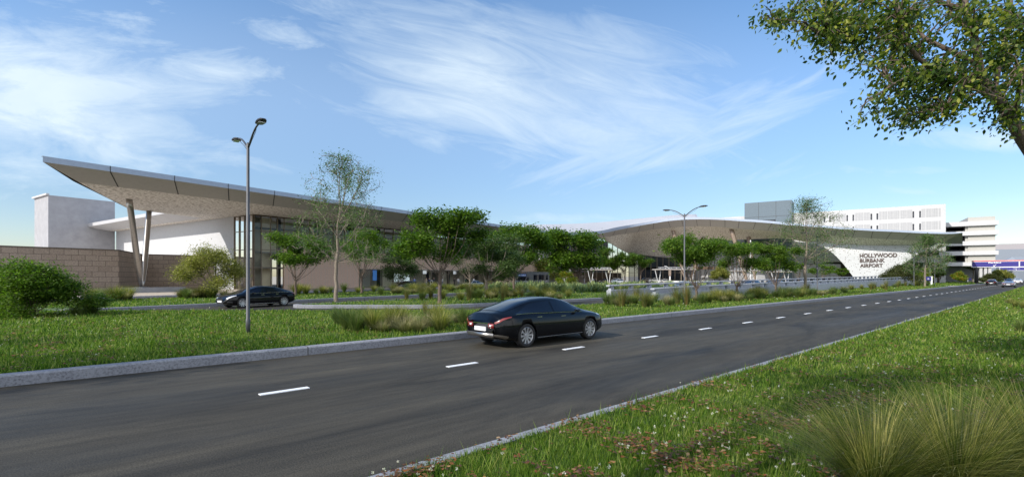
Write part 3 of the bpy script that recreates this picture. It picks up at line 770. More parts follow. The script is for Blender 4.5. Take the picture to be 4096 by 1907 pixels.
# interiors
m = MB()
m.box(43.6, 122, -76.3, -76, 5.7, ZS, T2, 0); m.box(57.5, 122, -75.5, -75.3, .1, 3.3, T2, 0); m.box(39.2, 122, -95.7, -70.9, 5.55, 5.75, T2, 1)
m.box(39.2, 122, -78.2, -70.9, 3.32, 3.44, T2, 1)
m.box(40.3, 43.4, -73.2, -73.0, .1, 10.9, T2, 0); m.box(43.5, 60, -84, -83.8, 5.8, 9.2, T2, 0); m.box(66, 83, -82, -81.8, 5.8, 8.6, T2, 0); m.box(88, 118, -81, -80.8, 5.8, 8.8, T2, 0)
m.box(39.2, 122, -70.9+.0, -70.75, 8.95, 9.25, T2, 2); m.box(39.2, 122, -95.6, -71, .02, .12, T2, 1)
tb(m, 'interior_wall', ['interior_beige', 'interior_grey', 'interior_dark'])
for i in range(12):
    m = MB(); u = 44.2+i*6.6; m.tube([W(u, -72.6, .1), W(u, -72.6, ZS)], .32, 12); tb(m, 'interior_column', 'interior_dark', True)
# glazing bays: each pane is a part, its frame a sub-part
def bay(u_a, u_b, z0, z1, v=-70.05, trans=(), glass='clear_glass', axis='u', z1b=None, mull='mullion', mw=.09):
    P = (lambda a, off, z: W(a, v+off, z)) if axis == 'u' else (lambda a, off, z: W(v-off, a, z))
    z1b = z1 if z1b is None else z1b
    g = MB(); g.add([P(u_a, -.02, z0), P(u_b, -.02, z0), P(u_b, -.02, z1b), P(u_a, -.02, z1)], [(0, 1, 2, 3)])
    g_ = tb(g, 'window', glass)
    f = MB(); k = mw/2
    f.box(u_a-k, u_a+k, -.05, .12, z0, z1, lambda a, o_, z: P(a, o_, z))
    for z in (z0+.06,)+tuple(trans): f.box(u_a+k, u_b-k, -.03, .08, z-.05, z+.05, lambda a, o_, z: P(a, o_, z))
    f.add([P(u_a, .08, z1-.12), P(u_b, .08, z1b-.12), P(u_b, .08, z1b), P(u_a, .08, z1)], [(0, 1, 2, 3)])
    f.build('frame', mull, g_)
    return g_
for i in range(2): bay(41.4+i*1.05*1.0, 42.45+i*1.05, .15, ZS, trans=(3.4, 5.95, 8.6))
bay(38.9, 40.0, .15, ZS, trans=(3.4, 5.95, 8.6), glass='dark_glass'); bay(40.0, 41.4, .15, ZS, trans=(3.4, 5.95, 8.6))
nb = 36
for i in range(nb):
    a = 43.5+(122-43.5)*i/nb; b_ = 43.5+(122-43.5)*(i+1)/nb
    bay(a, b_, 6.23, ZS, trans=(8.95,), glass='dark_glass' if i % 6 == 5 else 'clear_glass')
for i in range(16):
    a = 57.4+(99-57.4)*i/16; b_ = 57.4+(99-57.4)*(i+1)/16
    bay(a, b_, .15, 3.40, glass='dark_glass' if i in (1, 7, 12) else 'clear_glass')
for i, (a, b_) in enumerate(((-70.1, -71.2), (-71.2, -72.3), (-72.3, -73.7), (-73.7, -75.0))):
    bay(a, b_, .15, ZS, v=38.82, trans=(3.4, 5.95, 8.6), axis='v', glass='clear_glass', mw=.14)
m = MB(); m.box(38.75, 39.0, -70.2, -69.95, .1, ZS, T2); m.box(38.74, 38.95, -75.2, -75.0, .1, ZS, T2); m.box(38.75, 122, -70.2, -69.93, ZS-.14, ZS-.01, T2); tb(m, 'corner_mullion', 'bronze')
# far entrance glazing running under the arch (v=-62) and the cross wall (u=171)
def topz(px):
    pts = [(2236, 980), (2335, 966), (2409, 953.5), (2440, 972), (2475, 993), (2516, 1014)]
    for (a, ya), (b_, yb) in zip(pts, pts[1:]):
        if a <= px <= b_: return ya+(yb-ya)*(px-a)/(b_-a)
    return 1014
pxs = [2236, 2262, 2288, 2314, 2338, 2362, 2386, 2409, 2430, 2450, 2470, 2488, 2502, 2516]
for a, b_ in zip(pxs, pxs[1:]):
    A = on_v(a, topz(a), -62); B = on_v(b_, topz(b_), -62)
    bay(to_uv(A.x, A.y)[0], to_uv(B.x, B.y)[0], .1, A.z, v=-62, trans=(3.6, 8.0), z1b=B.z, glass='clear_glass', mw=.26)
cp = [2516, 2538, 2560, 2582, 2604, 2628, 2652, 2676, 2700, 2725, 2750]; cy = [1014, 1016, 1018, 1021, 1023, 1026, 1029, 1031, 1031, 1030, 1028]
for (a, ya), (b_, yb) in zip(zip(cp, cy), zip(cp[1:], cy[1:])):
    A = on_u(a, ya, 171); B = on_u(b_, yb, 171)
    bay(to_uv(A.x, A.y)[1], to_uv(B.x, B.y)[1], .1, A.z, v=171, trans=(3.4,), z1b=B.z, axis='v', glass='dark_glass', mw=.24)
m = MB(); T3 = T2
m.box(122.1, 175, -74, -73.7, 0, 15, T3, 2); m.box(134, 146, -64.6, -64.4, 4.2, 9.5, T3, 0); m.box(154, 160, -64.6, -64.4, 4.0, 7.5, T3, 0)
m.box(122, 160, -62.6, -62.4, .1, 3.3, T3, 3); m.box(178, 178.3, -63, -20, 0, 12, T3, 1); m.box(122, 122.2, -74, -62, 0, 13, T3, 1)
m.box(172.5, 172.8, -60, -34, 4.4, 5.3, T3, 3)
tb(m, 'lobby_wall', ['interior_white', 'interior_grey', 'interior_dark', 'bronze'])
# perforated entrance wall
Lp = [(3222, 966), (3262, 975), (3300, 990), (3328, 1009), (3348, 1028), (3366, 1047), (3382, 1066), (3396, 1084), (3408, 1100), (3420, 1117), (3430, 1132)]
Rp = [(3772, 966), (3742, 979), (3712, 993), (3682, 1010), (3655, 1027), (3628, 1045), (3602, 1062), (3576, 1079), (3551, 1095), (3525, 1110), (3500, 1128)]
Up = [163.2, 162.6, 162.2, 162, 162, 162, 162, 162, 162, 162, 162]
rows = []
for (la, lb), (ra, rb), u in zip(Lp, Rp, Up):
    rows.append([on_u(la+(ra-la)*j/16, lb+(rb-lb)*j/16, u) for j in range(17)])
m = MB(); m.grid(rows)
puv = lambda x, y, z: (to_uv(x, y)[1], z)
tb(m, 'perforated_wall', 'perforated_panel', True, None, lambda x, y, z: (to_uv(x, y)[1], z))
m = MB(); bk = [[p+V3((.22, .33, 0)) for p in r_] for r_ in rows]
Lf = [r_[0] for r_ in rows]; Lb = [r_[0] for r_ in bk]; Rf = [r_[-1] for r_ in rows]; Rb = [r_[-1] for r_ in bk]
m.grid([Lf, Lb]); m.grid([Rf, Rb]); m.grid([rows[-1], bk[-1]]); m.grid(bk); tb(m, 'wall_return', 'fascia_metal')
for txt, (xa, ya), xb, yt in (('HOLLYWOOD', (3438.5, 1029), 3588.5, 1012.5), ('BURBANK', (3439, 1048.3), 3539.5, 1033), ('AIRPORT', (3440, 1067.6), 3531, 1053)):
    o1 = on_u(xa, ya+1.6, 161.92); o2 = on_u(xb, ya, 161.92); h = on_u(xa, yt, 161.92).z-on_u(xa, ya, 161.92).z
    wd_ = math.hypot(o2.x-o1.x, o2.y-o1.y)
    place_text('lettering', txt, o1, (o2.x-o1.x, o2.y-o1.y), h, wd_, 'letter_brown', T, .05, .028).location = OFF
# raking columns
def column(a, b_, r, mat, name='column'):
    m = MB(); m.tube([a, a.lerp(b_, .08), a.lerp(b_, .25), a.lerp(b_, .9), b_], [r*.28, r*.66, r, r*.98, r*.95], 16); return tb(m, name, mat, True)
foot = at(567, 1149, 61.5)
column(foot+V3((-.05, -.05, 0)), W(23.4, -68.3, ZS+.05), .33, 'steel'); column(foot+V3((.08, .05, 0)), W(29.1, -78.3, ZS+.05), .33, 'steel')
m = MB(); m.prism([uv(24.4, -70.6), uv(30.6, -71.4), uv(30.0, -74.4), uv(24.4, -74.2)], .14, .72); m.prism([(foot.x-.5, foot.y-.5), (foot.x+.5, foot.y-.5), (foot.x+.5, foot.y+.5), (foot.x-.5, foot.y+.5)], .7, .8); tb(m, 'plinth', 'grey_stucco')
for (pa, ya, ua), (pb, yb, ub) in (((2745, 1124, 163), (2690, 912, 160.5)), ((2990, 1124, 163), (2925, 916, 160.5)), ((2760, 1124, 168), (2815, 950, 166)), ((3021, 1124, 166), (2994, 947, 166))):
    A = on_u(pa, ya, ua); A.z = .1; column(A, on_u(pb, yb, ub), .62, 'brown_steel')
# screens and hanging signs behind the glass
def vpanel(name, pa, ya, pb, yb, v, mat):
    A = on_v(pa, ya, v); B = on_v(pb, yb, v); m = MB(); m.box(to_uv(A.x, A.y)[0], to_uv(B.x, B.y)[0], v, v+.08, B.z, A.z, T2); return tb(m, name, mat)
MATS['screen_blue'].node_tree.nodes['Principled BSDF'].inputs['Roughness'].default_value = .3
M('screen_scene', (.5, .55, .55), .4, var=.35, scale=.9, emit=(.50, .62, .68), es=.75)
vpanel('screen', 1491, 1080, 1506, 1121, -71.5, 'screen_blue'); vpanel('screen', 1576, 1094, 1637, 1126, -72.2, 'screen_scene')
M('panel_lit', (.75, .78, .82), .5, var=0, emit=(.7, .76, .85), es=.35)
vpanel('hanging_sign', 1690, 1079, 1705, 1095, -70.6, 'panel_lit'); vpanel('hanging_sign', 1813, 1081, 1826, 1096, -70.6, 'panel_lit')

# ---------------------------------------------------------------- block screen wall
t = thing('block_wall', 'brown split-face block wall with running bond courses, left of the raking columns', 'wall', (*uv(23.8, -72.5), 0))
ox, oy = uv(23.8, -72.5)
def wallseg(a, b_, zt, th=.35):
    A = V3((*uv(*a), 0)); B = V3((*uv(*b_), 0)); d = (B-A).normalized(); nn = V3((-d.y, d.x, 0)); m = MB()
    L_ = (B-A).length
    vs = [A, B, B+nn*th, A+nn*th]; m.add([(p.x, p.y, .0) for p in vs]+[(p.x, p.y, zt) for p in vs], [(0, 1, 5, 4), (1, 2, 6, 5), (2, 3, 7, 6), (3, 0, 4, 7), (4, 5, 6, 7)])
    o = m.build('wall_panel', 'split_block', t, loc=(-ox, -oy, 0), uv=lambda x, y, z: ((V3((x, y, 0))-A).dot(d), z-.18))
    c = MB(); vs = [A-nn*.03, B-nn*.03, B+nn*(th+.03), A+nn*(th+.03)]; c.prism([(p.x, p.y) for p in vs], zt, zt+.1); c.build('coping', 'split_block', t, loc=(-ox, -oy, 0))
wallseg((-45, -72.5), (23.8, -72.5), 5.2); wallseg((23.82, -72.52), (30.2, -83.6), 5.2); wallseg((30.2, -83.6), (38.6, -80.6), 5.2)

# ---------------------------------------------------------------- plain rendered block behind
t = thing('stair_tower', 'tall windowless pale rendered block standing behind the brown block wall', 'building', (*uv(38.8, -120), 0)); ox, oy = uv(38.8, -120)
pa = on_v(193, 780, -119.8); ua_ = to_uv(pa.x, pa.y)[0]; zt = pa.z
m = MB(); m.box(ua_, 38.7, -128, -119.8, 0, zt, T2); o = m.build('wall', 'grey_stucco', t, loc=(-ox, -oy, 0))
m = MB(); m.box(ua_-.35, ua_+.1, -128.2, -119.6, zt+.003, zt+.3, T2); m.build('parapet_cap', 'garage_band', t, loc=(-ox, -oy, 0))

# ---------------------------------------------------------------- parking garage behind the canopy
UG = 182.5
t = thing('parking_garage', 'white multi-storey parking garage clad in perforated panels with narrow dark window slots', 'garage', (*uv(UG, 0), 0)); ox, oy = uv(UG, 0); LO = (-ox, -oy, 0)
def vpx(px): 
    r = (px-2048)/FP; Y = UG/(.554*r+.8325); return .8325*r*Y-.554*Y
zg = on_u(3783, 815.5, UG).z
v0, v1 = vpx(2790), vpx(3783)
def gz(y, px=3650): return on_u(px, y, UG).z
slots = []   # (px0, px1) of windows at the two upper rows
for p in ((3294, 3301), (3317, 3323), (3386, 3392), (3410, 3416), (3482, 3489), (3506, 3513), (3650, 3657), (3677, 3684)): slots.append((vpx(p[0]), vpx(p[1])))
za, zb_ = gz(845.5), gz(871.5); zc, zd = gz(895.5), gz(921)
m = MB(); G = lambda a, b_, z0, z1, d0=0, d1=.4: m.box(UG+d0, UG+d1, a, b_, z0, z1, T2)
zones = [(9.0, zd), (zc, zb_), (za, zg)]
for z0, z1 in zones: G(v0, v1, z0, z1)
ed = [v0]+[x for s_ in slots for x in s_]+[v1]
for i in range(0, len(ed), 2):
    G(ed[i], ed[i+1], zd, zc); G(ed[i], ed[i+1], zb_, za)
G(v0, vpx(3170), 0, 9); 
# lower storeys near the road corner: openings at left of the corner pier
G(vpx(3757), v1, 0, 9); G(vpx(3675), vpx(3757), gz(992.5), 9.0); G(vpx(3675), vpx(3757), gz(1050), gz(1026)); G(vpx(3560), vpx(3675), gz(1050), 9)
G(vpx(3170), vpx(3363), gz(1112), gz(1052)); G(vpx(3170), vpx(3560), gz(1040), 9.0) 
m.build('wall', 'garage_white', t, loc=LO)
m = MB(); m.box(UG+.4, UG+30, v0, v1, zg-.4, zg-.05, T2); 
for z in (zc-.6, zd+.3, 9.0, gz(1040)): m.box(UG+.42, UG+28, v0+.1, v1-.3, z-.3, z, T2)
m.box(UG+28, UG+28.3, v0, v1, 0, zg-.5, T2)
m.build('floor_slabs', 'garage_beige', t, loc=LO)
m = MB(); m.box(UG+.5, UG+29, v1-.4, v1, 0, zg-.01, T2); m.build('end_wall', 'garage_white', t, loc=LO)
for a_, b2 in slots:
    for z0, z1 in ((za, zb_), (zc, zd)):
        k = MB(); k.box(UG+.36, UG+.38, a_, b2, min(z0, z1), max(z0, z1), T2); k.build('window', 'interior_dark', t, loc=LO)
mp_ = [(3194, 3214), (3218, 3238), (3244, 3266), (3270, 3291), (3326, 3340), (3343, 3362), (3365, 3383), (3419, 3428), (3430, 3452), (3455, 3479), (3516, 3526), (3528, 3549), (3552, 3574), (3576, 3598), (3601, 3624), (3626, 3648), (3686, 3700), (3703, 3726), (3729, 3752), (3755, 3762)]
for a, b_ in mp_:
    for z0, z1 in ((za-.2, zb_+.6), (zc-.2, zd+.5)):
        k = MB(); lo_, hi_ = min(z0, z1), max(z0, z1); k.box(UG-.04, UG-.003, vpx(a), vpx(b_), min(za, zb_) if z0 == za-.2 else min(zc, zd), max(za, zb_)+.5 if z0 == za-.2 else max(zc, zd)+.5, T2)
        k.build('mesh_panel', 'expanded_mesh', t, loc=LO, uv=lambda x, y, z: (to_uv(x, y)[1], z))
for a, b_ in ((3170, 3210), (3214, 3256), (3260, 3296)):
    k = MB(); k.box(UG-.04, UG-.003, vpx(a), vpx(b_), gz(1050), gz(962), T2); k.build('mesh_panel', 'expanded_mesh', t, loc=LO, uv=lambda x, y, z: (to_uv(x, y)[1], z))
k = MB()
for px in (3694, 3716, 3740): k.box(UG+.3, UG+1.2, vpx(px), vpx(px+9), .1, gz(1050), T2)
k.build('pier', 'garage_white', t, loc=LO)
m = MB()
for px in (3182, 3248, 3300, 3352): m.box(UG-.01, UG+.05, vpx(px), vpx(px)+.12, gz(1112), gz(1053), T2)
for y in (1078, 1101): m.box(UG-.012, UG+.05, vpx(3171), vpx(3362), gz(y), gz(y)+.1, T2)
m.build('panel_joints', 'fascia_metal', t, loc=LO)
# slate tower on the garage front
t = thing('slate_stair_tower', 'dark slate blue panelled stair tower in front of the white garage', 'tower', (*uv(UG-1.5, vpx(3060)), 0)); ox, oy = uv(UG-1.5, vpx(3060)); LO2 = (-ox, -oy, 0)
UT = UG-1.5
def vt(px):
    r = (px-2048)/FP; Y = UT/(.554*r+.8325); return .8325*r*Y-.554*Y
zt_ = on_u(2978, 813, UT).z; zz = lambda y, px=3060: on_u(px, y, UT).z
m = MB()
B_ = lambda a, b_, z0, z1: m.box(UT, UT+9, vt(a), vt(b_), z0, z1, T2)
B_(2978, 3034, 0, zt_); B_(3103, 3167, 0, zt_); B_(3034, 3103, zz(880), zt_); B_(3034, 3103, zz(962), zz(948)); B_(3034, 3103, zz(1062), zz(1030))
m.box(UT+8.6, UT+9, vt(3034), vt(3103), 0, zz(880), T2)
m.build('wall', 'slate_panel', t, loc=LO2)
m = MB()
for px in (3033.5, 3103): m.box(UT-.012, UT+.01, vt(px), vt(px)+.09, zz(878), zt_-.01, T2)
m.box(UT-.015, UT+.01, vt(2978), vt(3167), zz(867), zz(867)+.09, T2); m.build('panel_joints', 'joint_dark', t, loc=LO2)
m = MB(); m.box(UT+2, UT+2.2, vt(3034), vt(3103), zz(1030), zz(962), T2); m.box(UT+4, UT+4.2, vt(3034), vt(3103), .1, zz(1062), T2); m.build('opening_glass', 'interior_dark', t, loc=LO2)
# dark ground floor and columns under the garage, left of the slate tower
t = thing('garage_entrance_block', 'low grey concrete entrance level under the canopy, left of the slate tower', 'building', (*uv(UG-4, vpx(2850)), 0)); ox, oy = uv(UG-4, vpx(2850)); LO3 = (-ox, -oy, 0)
m = MB(); m.box(UG-5, UG-.1, vt(2770), vt(2976), on_u(2850, 1062, UG-4).z, on_u(2850, 1022, UG-4).z, T2); m.box(UG-1, UG-.3, vt(2770), vt(2976), 0, 4.5, T2, 1)
m.build('beam', ['grey_stucco', 'interior_dark'], t, loc=LO3)
for px in (2772, 2800, 2812, 2836, 2862, 2925, 2950):
    k = MB(); k.box(UG-4.8, UG-4, vt(px), vt(px+ (14 if px in (2772, 2812) else 6)), 0, on_u(2850, 1062, UG-4).z+.05, T2); k.build('column', 'garage_white', t, loc=LO3)

# ---------------------------------------------------------------- second garage with open decks
UH = 196
t = thing('parking_garage', 'beige parking garage with open decks and pale concrete bands, right of the white garage', 'garage', (*uv(UH, 40), 0)); ox, oy = uv(UH, 40); LO = (-ox, -oy, 0)
def vh(px):
    r = (px-2048)/FP; Y = UH/(.554*r+.8325); return .8325*r*Y-.554*Y
zh = lambda y: on_u(3880, y, UH).z
bands = [(885.5, 903), (924, 941), (964, 981), (1004, 1020), (1048, 1063)]
for ya, yb in bands:
    k = MB(); k.box(UH, UH+26, vh(3770), vh(3994.5), zh(yb), zh(ya), T2); k.build('deck_band', 'garage_band', t, loc=LO)
m = MB(); m.box(UH+.8, UH+25, vh(3874), vh(3984.5), 0 if 0 else zh(1066), zh(868), T2)
m.box(UH+1.2, UH+1.8, vh(3864), vh(3874), zh(1066), zh(890), T2)
m.box(UH+1.5, UH+24, vh(3770), vh(3774), 0, zh(890), T2)
m.build('wall', 'garage_beige', t, loc=LO)
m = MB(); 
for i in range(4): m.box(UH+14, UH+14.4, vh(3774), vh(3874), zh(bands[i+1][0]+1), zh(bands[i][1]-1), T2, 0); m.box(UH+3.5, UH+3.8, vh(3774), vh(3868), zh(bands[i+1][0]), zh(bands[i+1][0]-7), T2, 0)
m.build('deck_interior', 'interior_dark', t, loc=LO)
for px in (3921, 3940, 3957):
    k = MB(); k.box(UH+1, UH+2.4, vh(px), vh(px+12), 0, zh(1064), T2); k.build('pier', 'garage_white', t, loc=LO)
m = MB(); m.box(UH+12, UH+12.3, vh(3775), vh(3985), 0, zh(1064), T2); m.build('base_wall', 'interior_grey', t, loc=LO)
# far warehouse and low far rooftops
t = thing('far_warehouse', 'large plain grey blue building far behind, pinkish band along its top', 'building', (330, 300, 0))
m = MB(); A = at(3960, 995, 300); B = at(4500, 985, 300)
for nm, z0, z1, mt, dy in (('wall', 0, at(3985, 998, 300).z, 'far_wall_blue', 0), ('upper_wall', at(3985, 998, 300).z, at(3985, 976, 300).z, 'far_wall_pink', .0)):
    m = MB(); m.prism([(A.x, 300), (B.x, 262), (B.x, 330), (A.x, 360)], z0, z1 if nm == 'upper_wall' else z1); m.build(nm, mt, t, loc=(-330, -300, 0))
t = thing('far_rooftops', 'low hazy grey roofline at the far end of the road', 'building', (300, 270, 0))
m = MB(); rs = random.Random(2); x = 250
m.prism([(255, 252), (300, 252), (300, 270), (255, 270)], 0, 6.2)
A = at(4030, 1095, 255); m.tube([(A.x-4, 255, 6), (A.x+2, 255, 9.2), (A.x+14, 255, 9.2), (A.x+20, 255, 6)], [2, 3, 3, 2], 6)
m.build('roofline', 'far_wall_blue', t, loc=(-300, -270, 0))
# ================================================================ cars
def interp(keys, x):
    n = len(keys)
    if x <= keys[0][0]: return keys[0][1]
    if x >= keys[-1][0]: return keys[-1][1]
    for i in range(n-1):
        if keys[i][0] <= x <= keys[i+1][0]:
            x1, y1 = keys[i]; x2, y2 = keys[i+1]; h = x2-x1; t = (x-x1)/h
            m1 = (y2-keys[i-1][1])/(x2-keys[i-1][0]) if i > 0 else (y2-y1)/h
            m2 = (keys[i+2][1]-y1)/(keys[i+2][0]-x1) if i+2 < n else (y2-y1)/h
            return (2*t**3-3*t*t+1)*y1+(t**3-2*t*t+t)*h*m1+(-2*t**3+3*t*t)*y2+(t**3-t*t)*h*m2
PROF = {
 'sedan': dict(L=2.48, zt=[(-2.48, .80), (-2.44, .96), (-2.2, 1.055), (-1.6, 1.235), (-1.0, 1.375), (-.3, 1.44), (.2, 1.42), (.7, 1.29), (1.25, 1.06), (1.5, .985), (2.0, .88), (2.3, .76), (2.43, .64), (2.48, .52)],
   zb=[(-2.48, .76), (-2.3, .90), (-1.6, .965), (-.5, .94), (.8, .92), (1.3, .905), (2.0, .81), (2.3, .69), (2.48, .49)],
   w=[(-2.48, .62), (-2.40, .80), (-2.2, .91), (-1.9, .965), (-1, .98), (1, .98), (1.9, .94), (2.25, .84), (2.42, .68), (2.48, .5)],
   wr=[(-2.48, .5), (-2.1, .60), (-1.5, .57), (-.5, .60), (.3, .61), (.9, .66), (1.4, .74), (2.1, .70), (2.48, .36)], axle=1.48, r=.35, sw=(-1.85, 1.12), fw=(.42, 1.30), rw=(-2.12, -.95), split=-.25),
 'coupe': dict(L=2.35, zt=[(-2.35, .80), (-2.3, .93), (-2.05, .99), (-1.6, 1.07), (-1.0, 1.22), (-.4, 1.30), (0, 1.29), (.5, 1.15), (.95, .96), (1.5, .88), (2.1, .76), (2.3, .62), (2.35, .5)],
   zb=[(-2.35, .76), (-2.1, .92), (-1.4, .92), (-.5, .87), (.8, .85), (1.5, .80), (2.1, .68), (2.35, .45)],
   w=[(-2.35, .72), (-2.2, .88), (-1.7, .97), (-1, .95), (1, .94), (1.8, .92), (2.2, .78), (2.35, .5)],
   wr=[(-2.35, .5), (-1.8, .6), (-1.2, .53), (-.4, .55), (.3, .57), (.9, .66), (1.5, .7), (2.35, .36)], axle=1.38, r=.34, sw=(-1.2, .85), fw=(.18, 1.0), rw=(-1.55, -.65), split=-.6),
 'suv': dict(L=2.35, zt=[(-2.35, .95), (-2.28, 1.3), (-2.05, 1.62), (-1.5, 1.70), (-.5, 1.73), (.1, 1.70), (.6, 1.5), (1.05, 1.18), (1.5, 1.12), (2.1, 1.0), (2.3, .85), (2.35, .65)],
   zb=[(-2.35, .9), (-2.2, 1.1), (-1.2, 1.13), (0, 1.08), (1.0, 1.05), (1.6, 1.0), (2.15, .88), (2.35, .6)],
   w=[(-2.35, .80), (-2.2, .92), (-1.7, .95), (1, .95), (1.9, .93), (2.2, .84), (2.35, .62)],
   wr=[(-2.35, .68), (-1.8, .72), (0, .68), (.6, .70), (1.2, .76), (2, .72), (2.35, .5)], axle=1.38, r=.37, sw=(-2.05, .95), fw=(.22, 1.1), rw=(-2.33, -2.06), split=-.3)}
CARCACHE = {}
def section(P, x):
    w = interp(P['w'], x); zb = interp(P['zb'], x); zt = max(interp(P['zt'], x), zb+.02); wr = min(interp(P['wr'], x), w*.93)
    z0 = .2 if abs(x) < 1.9 else .2+.16*((abs(x)-1.9)/.55)
    hh = zb-z0
    ra = max(.02, min(.09, (zt-zb)*.35))
    pts = [(0, z0), (w*.80, z0), (w*.95, z0+.035), (w*.985, z0+.12*hh), (w*1.0, z0+.38*hh), (w*1.0, z0+.62*hh), (w*.985, z0+.86*hh), (w*.95, zb-.015), (w*.915, zb+.012),
           (wr*1.02, zt-ra), (wr*.88, zt-ra*.35), (wr*.5, zt-ra*.06), (0, zt)]
    if zt-ra < zb+.012: pts[9] = (max(wr, w*.8), zb+.5*(zt-zb)+.008)
    return pts
def surf(P, x, k, off=0.0, side=1):
    s = section(P, x); i = min(int(k), len(s)-2); f = k-i
    a, b = s[i], s[i+1]; y = a[0]+(b[0]-a[0])*f; z = a[1]+(b[1]-a[1])*f
    dy, dz = b[0]-a[0], b[1]-a[1]; l = math.hypot(dy, dz)+1e-9
    return (x, (y+dz/l*off)*side, z-dy/l*off)
def body_mesh(kind):
    if kind in CARCACHE: return CARCACHE[kind]
    P = PROF[kind]; L = P['L']; N = 60; rows = []
    for i in range(N+1):
        t = i/N; x = -L+2*L*(.5-.5*math.cos(math.pi*t)*(1) if False else t)
        s = section(P, x); full = [(x, -y, z) for y, z in s[::-1]]+[(x, y, z) for y, z in s[1:-1]]
        rows.append(full)
    m = MB(); n = len(rows[0]); m.add([p for r_ in rows for p in r_], [(i*n+j, i*n+(j+1) % n, (i+1)*n+(j+1) % n, (i+1)*n+j) for i in range(N) for j in range(n)]+[tuple(range(n)), tuple(range(N*n, N*n+n))[::-1]])
    tmp = m.build('tmp', 'paint_black', None, True)
    cuts = []
    for sx in (1, -1):
        for sy in (1, -1):
            c = MB(); c.tube([(sx*P['axle'], sy*.60, P['r']), (sx*P['axle'], sy*1.2, P['r'])], P['r']*1.11, 28)
            c.tube([(sx*P['axle'], sy*.601, P['r']*.3), (sx*P['axle'], sy*1.2, P['r']*.3)], P['r']*1.02, 28) if 0 else None
            cu = c.build('cut', 'paint_black'); cuts.append(cu)
            b = tmp.modifiers.new('b', 'BOOLEAN'); b.object = cu; b.operation = 'DIFFERENCE'; b.solver = 'EXACT'
    dg = bpy.context.evaluated_depsgraph_get(); me = bpy.data.meshes.new_from_object(tmp.evaluated_get(dg))
    for c in cuts+[tmp]: bpy.data.objects.remove(c)
    me.name = 'body'; CARCACHE[kind] = me; return me
def patch(P, x0, x1, k0, k1, side=1, nx=14, nk=6, off=.006, shape=None):
    rows = []
    for i in range(nx+1):
        x = x0+(x1-x0)*i/nx; a, b = k0, k1
        if shape: a, b = shape(i/nx, k0, k1)
        rows.append([surf(P, x, a+(b-a)*j/nk, off, side) for j in range(nk+1)])
    return rows
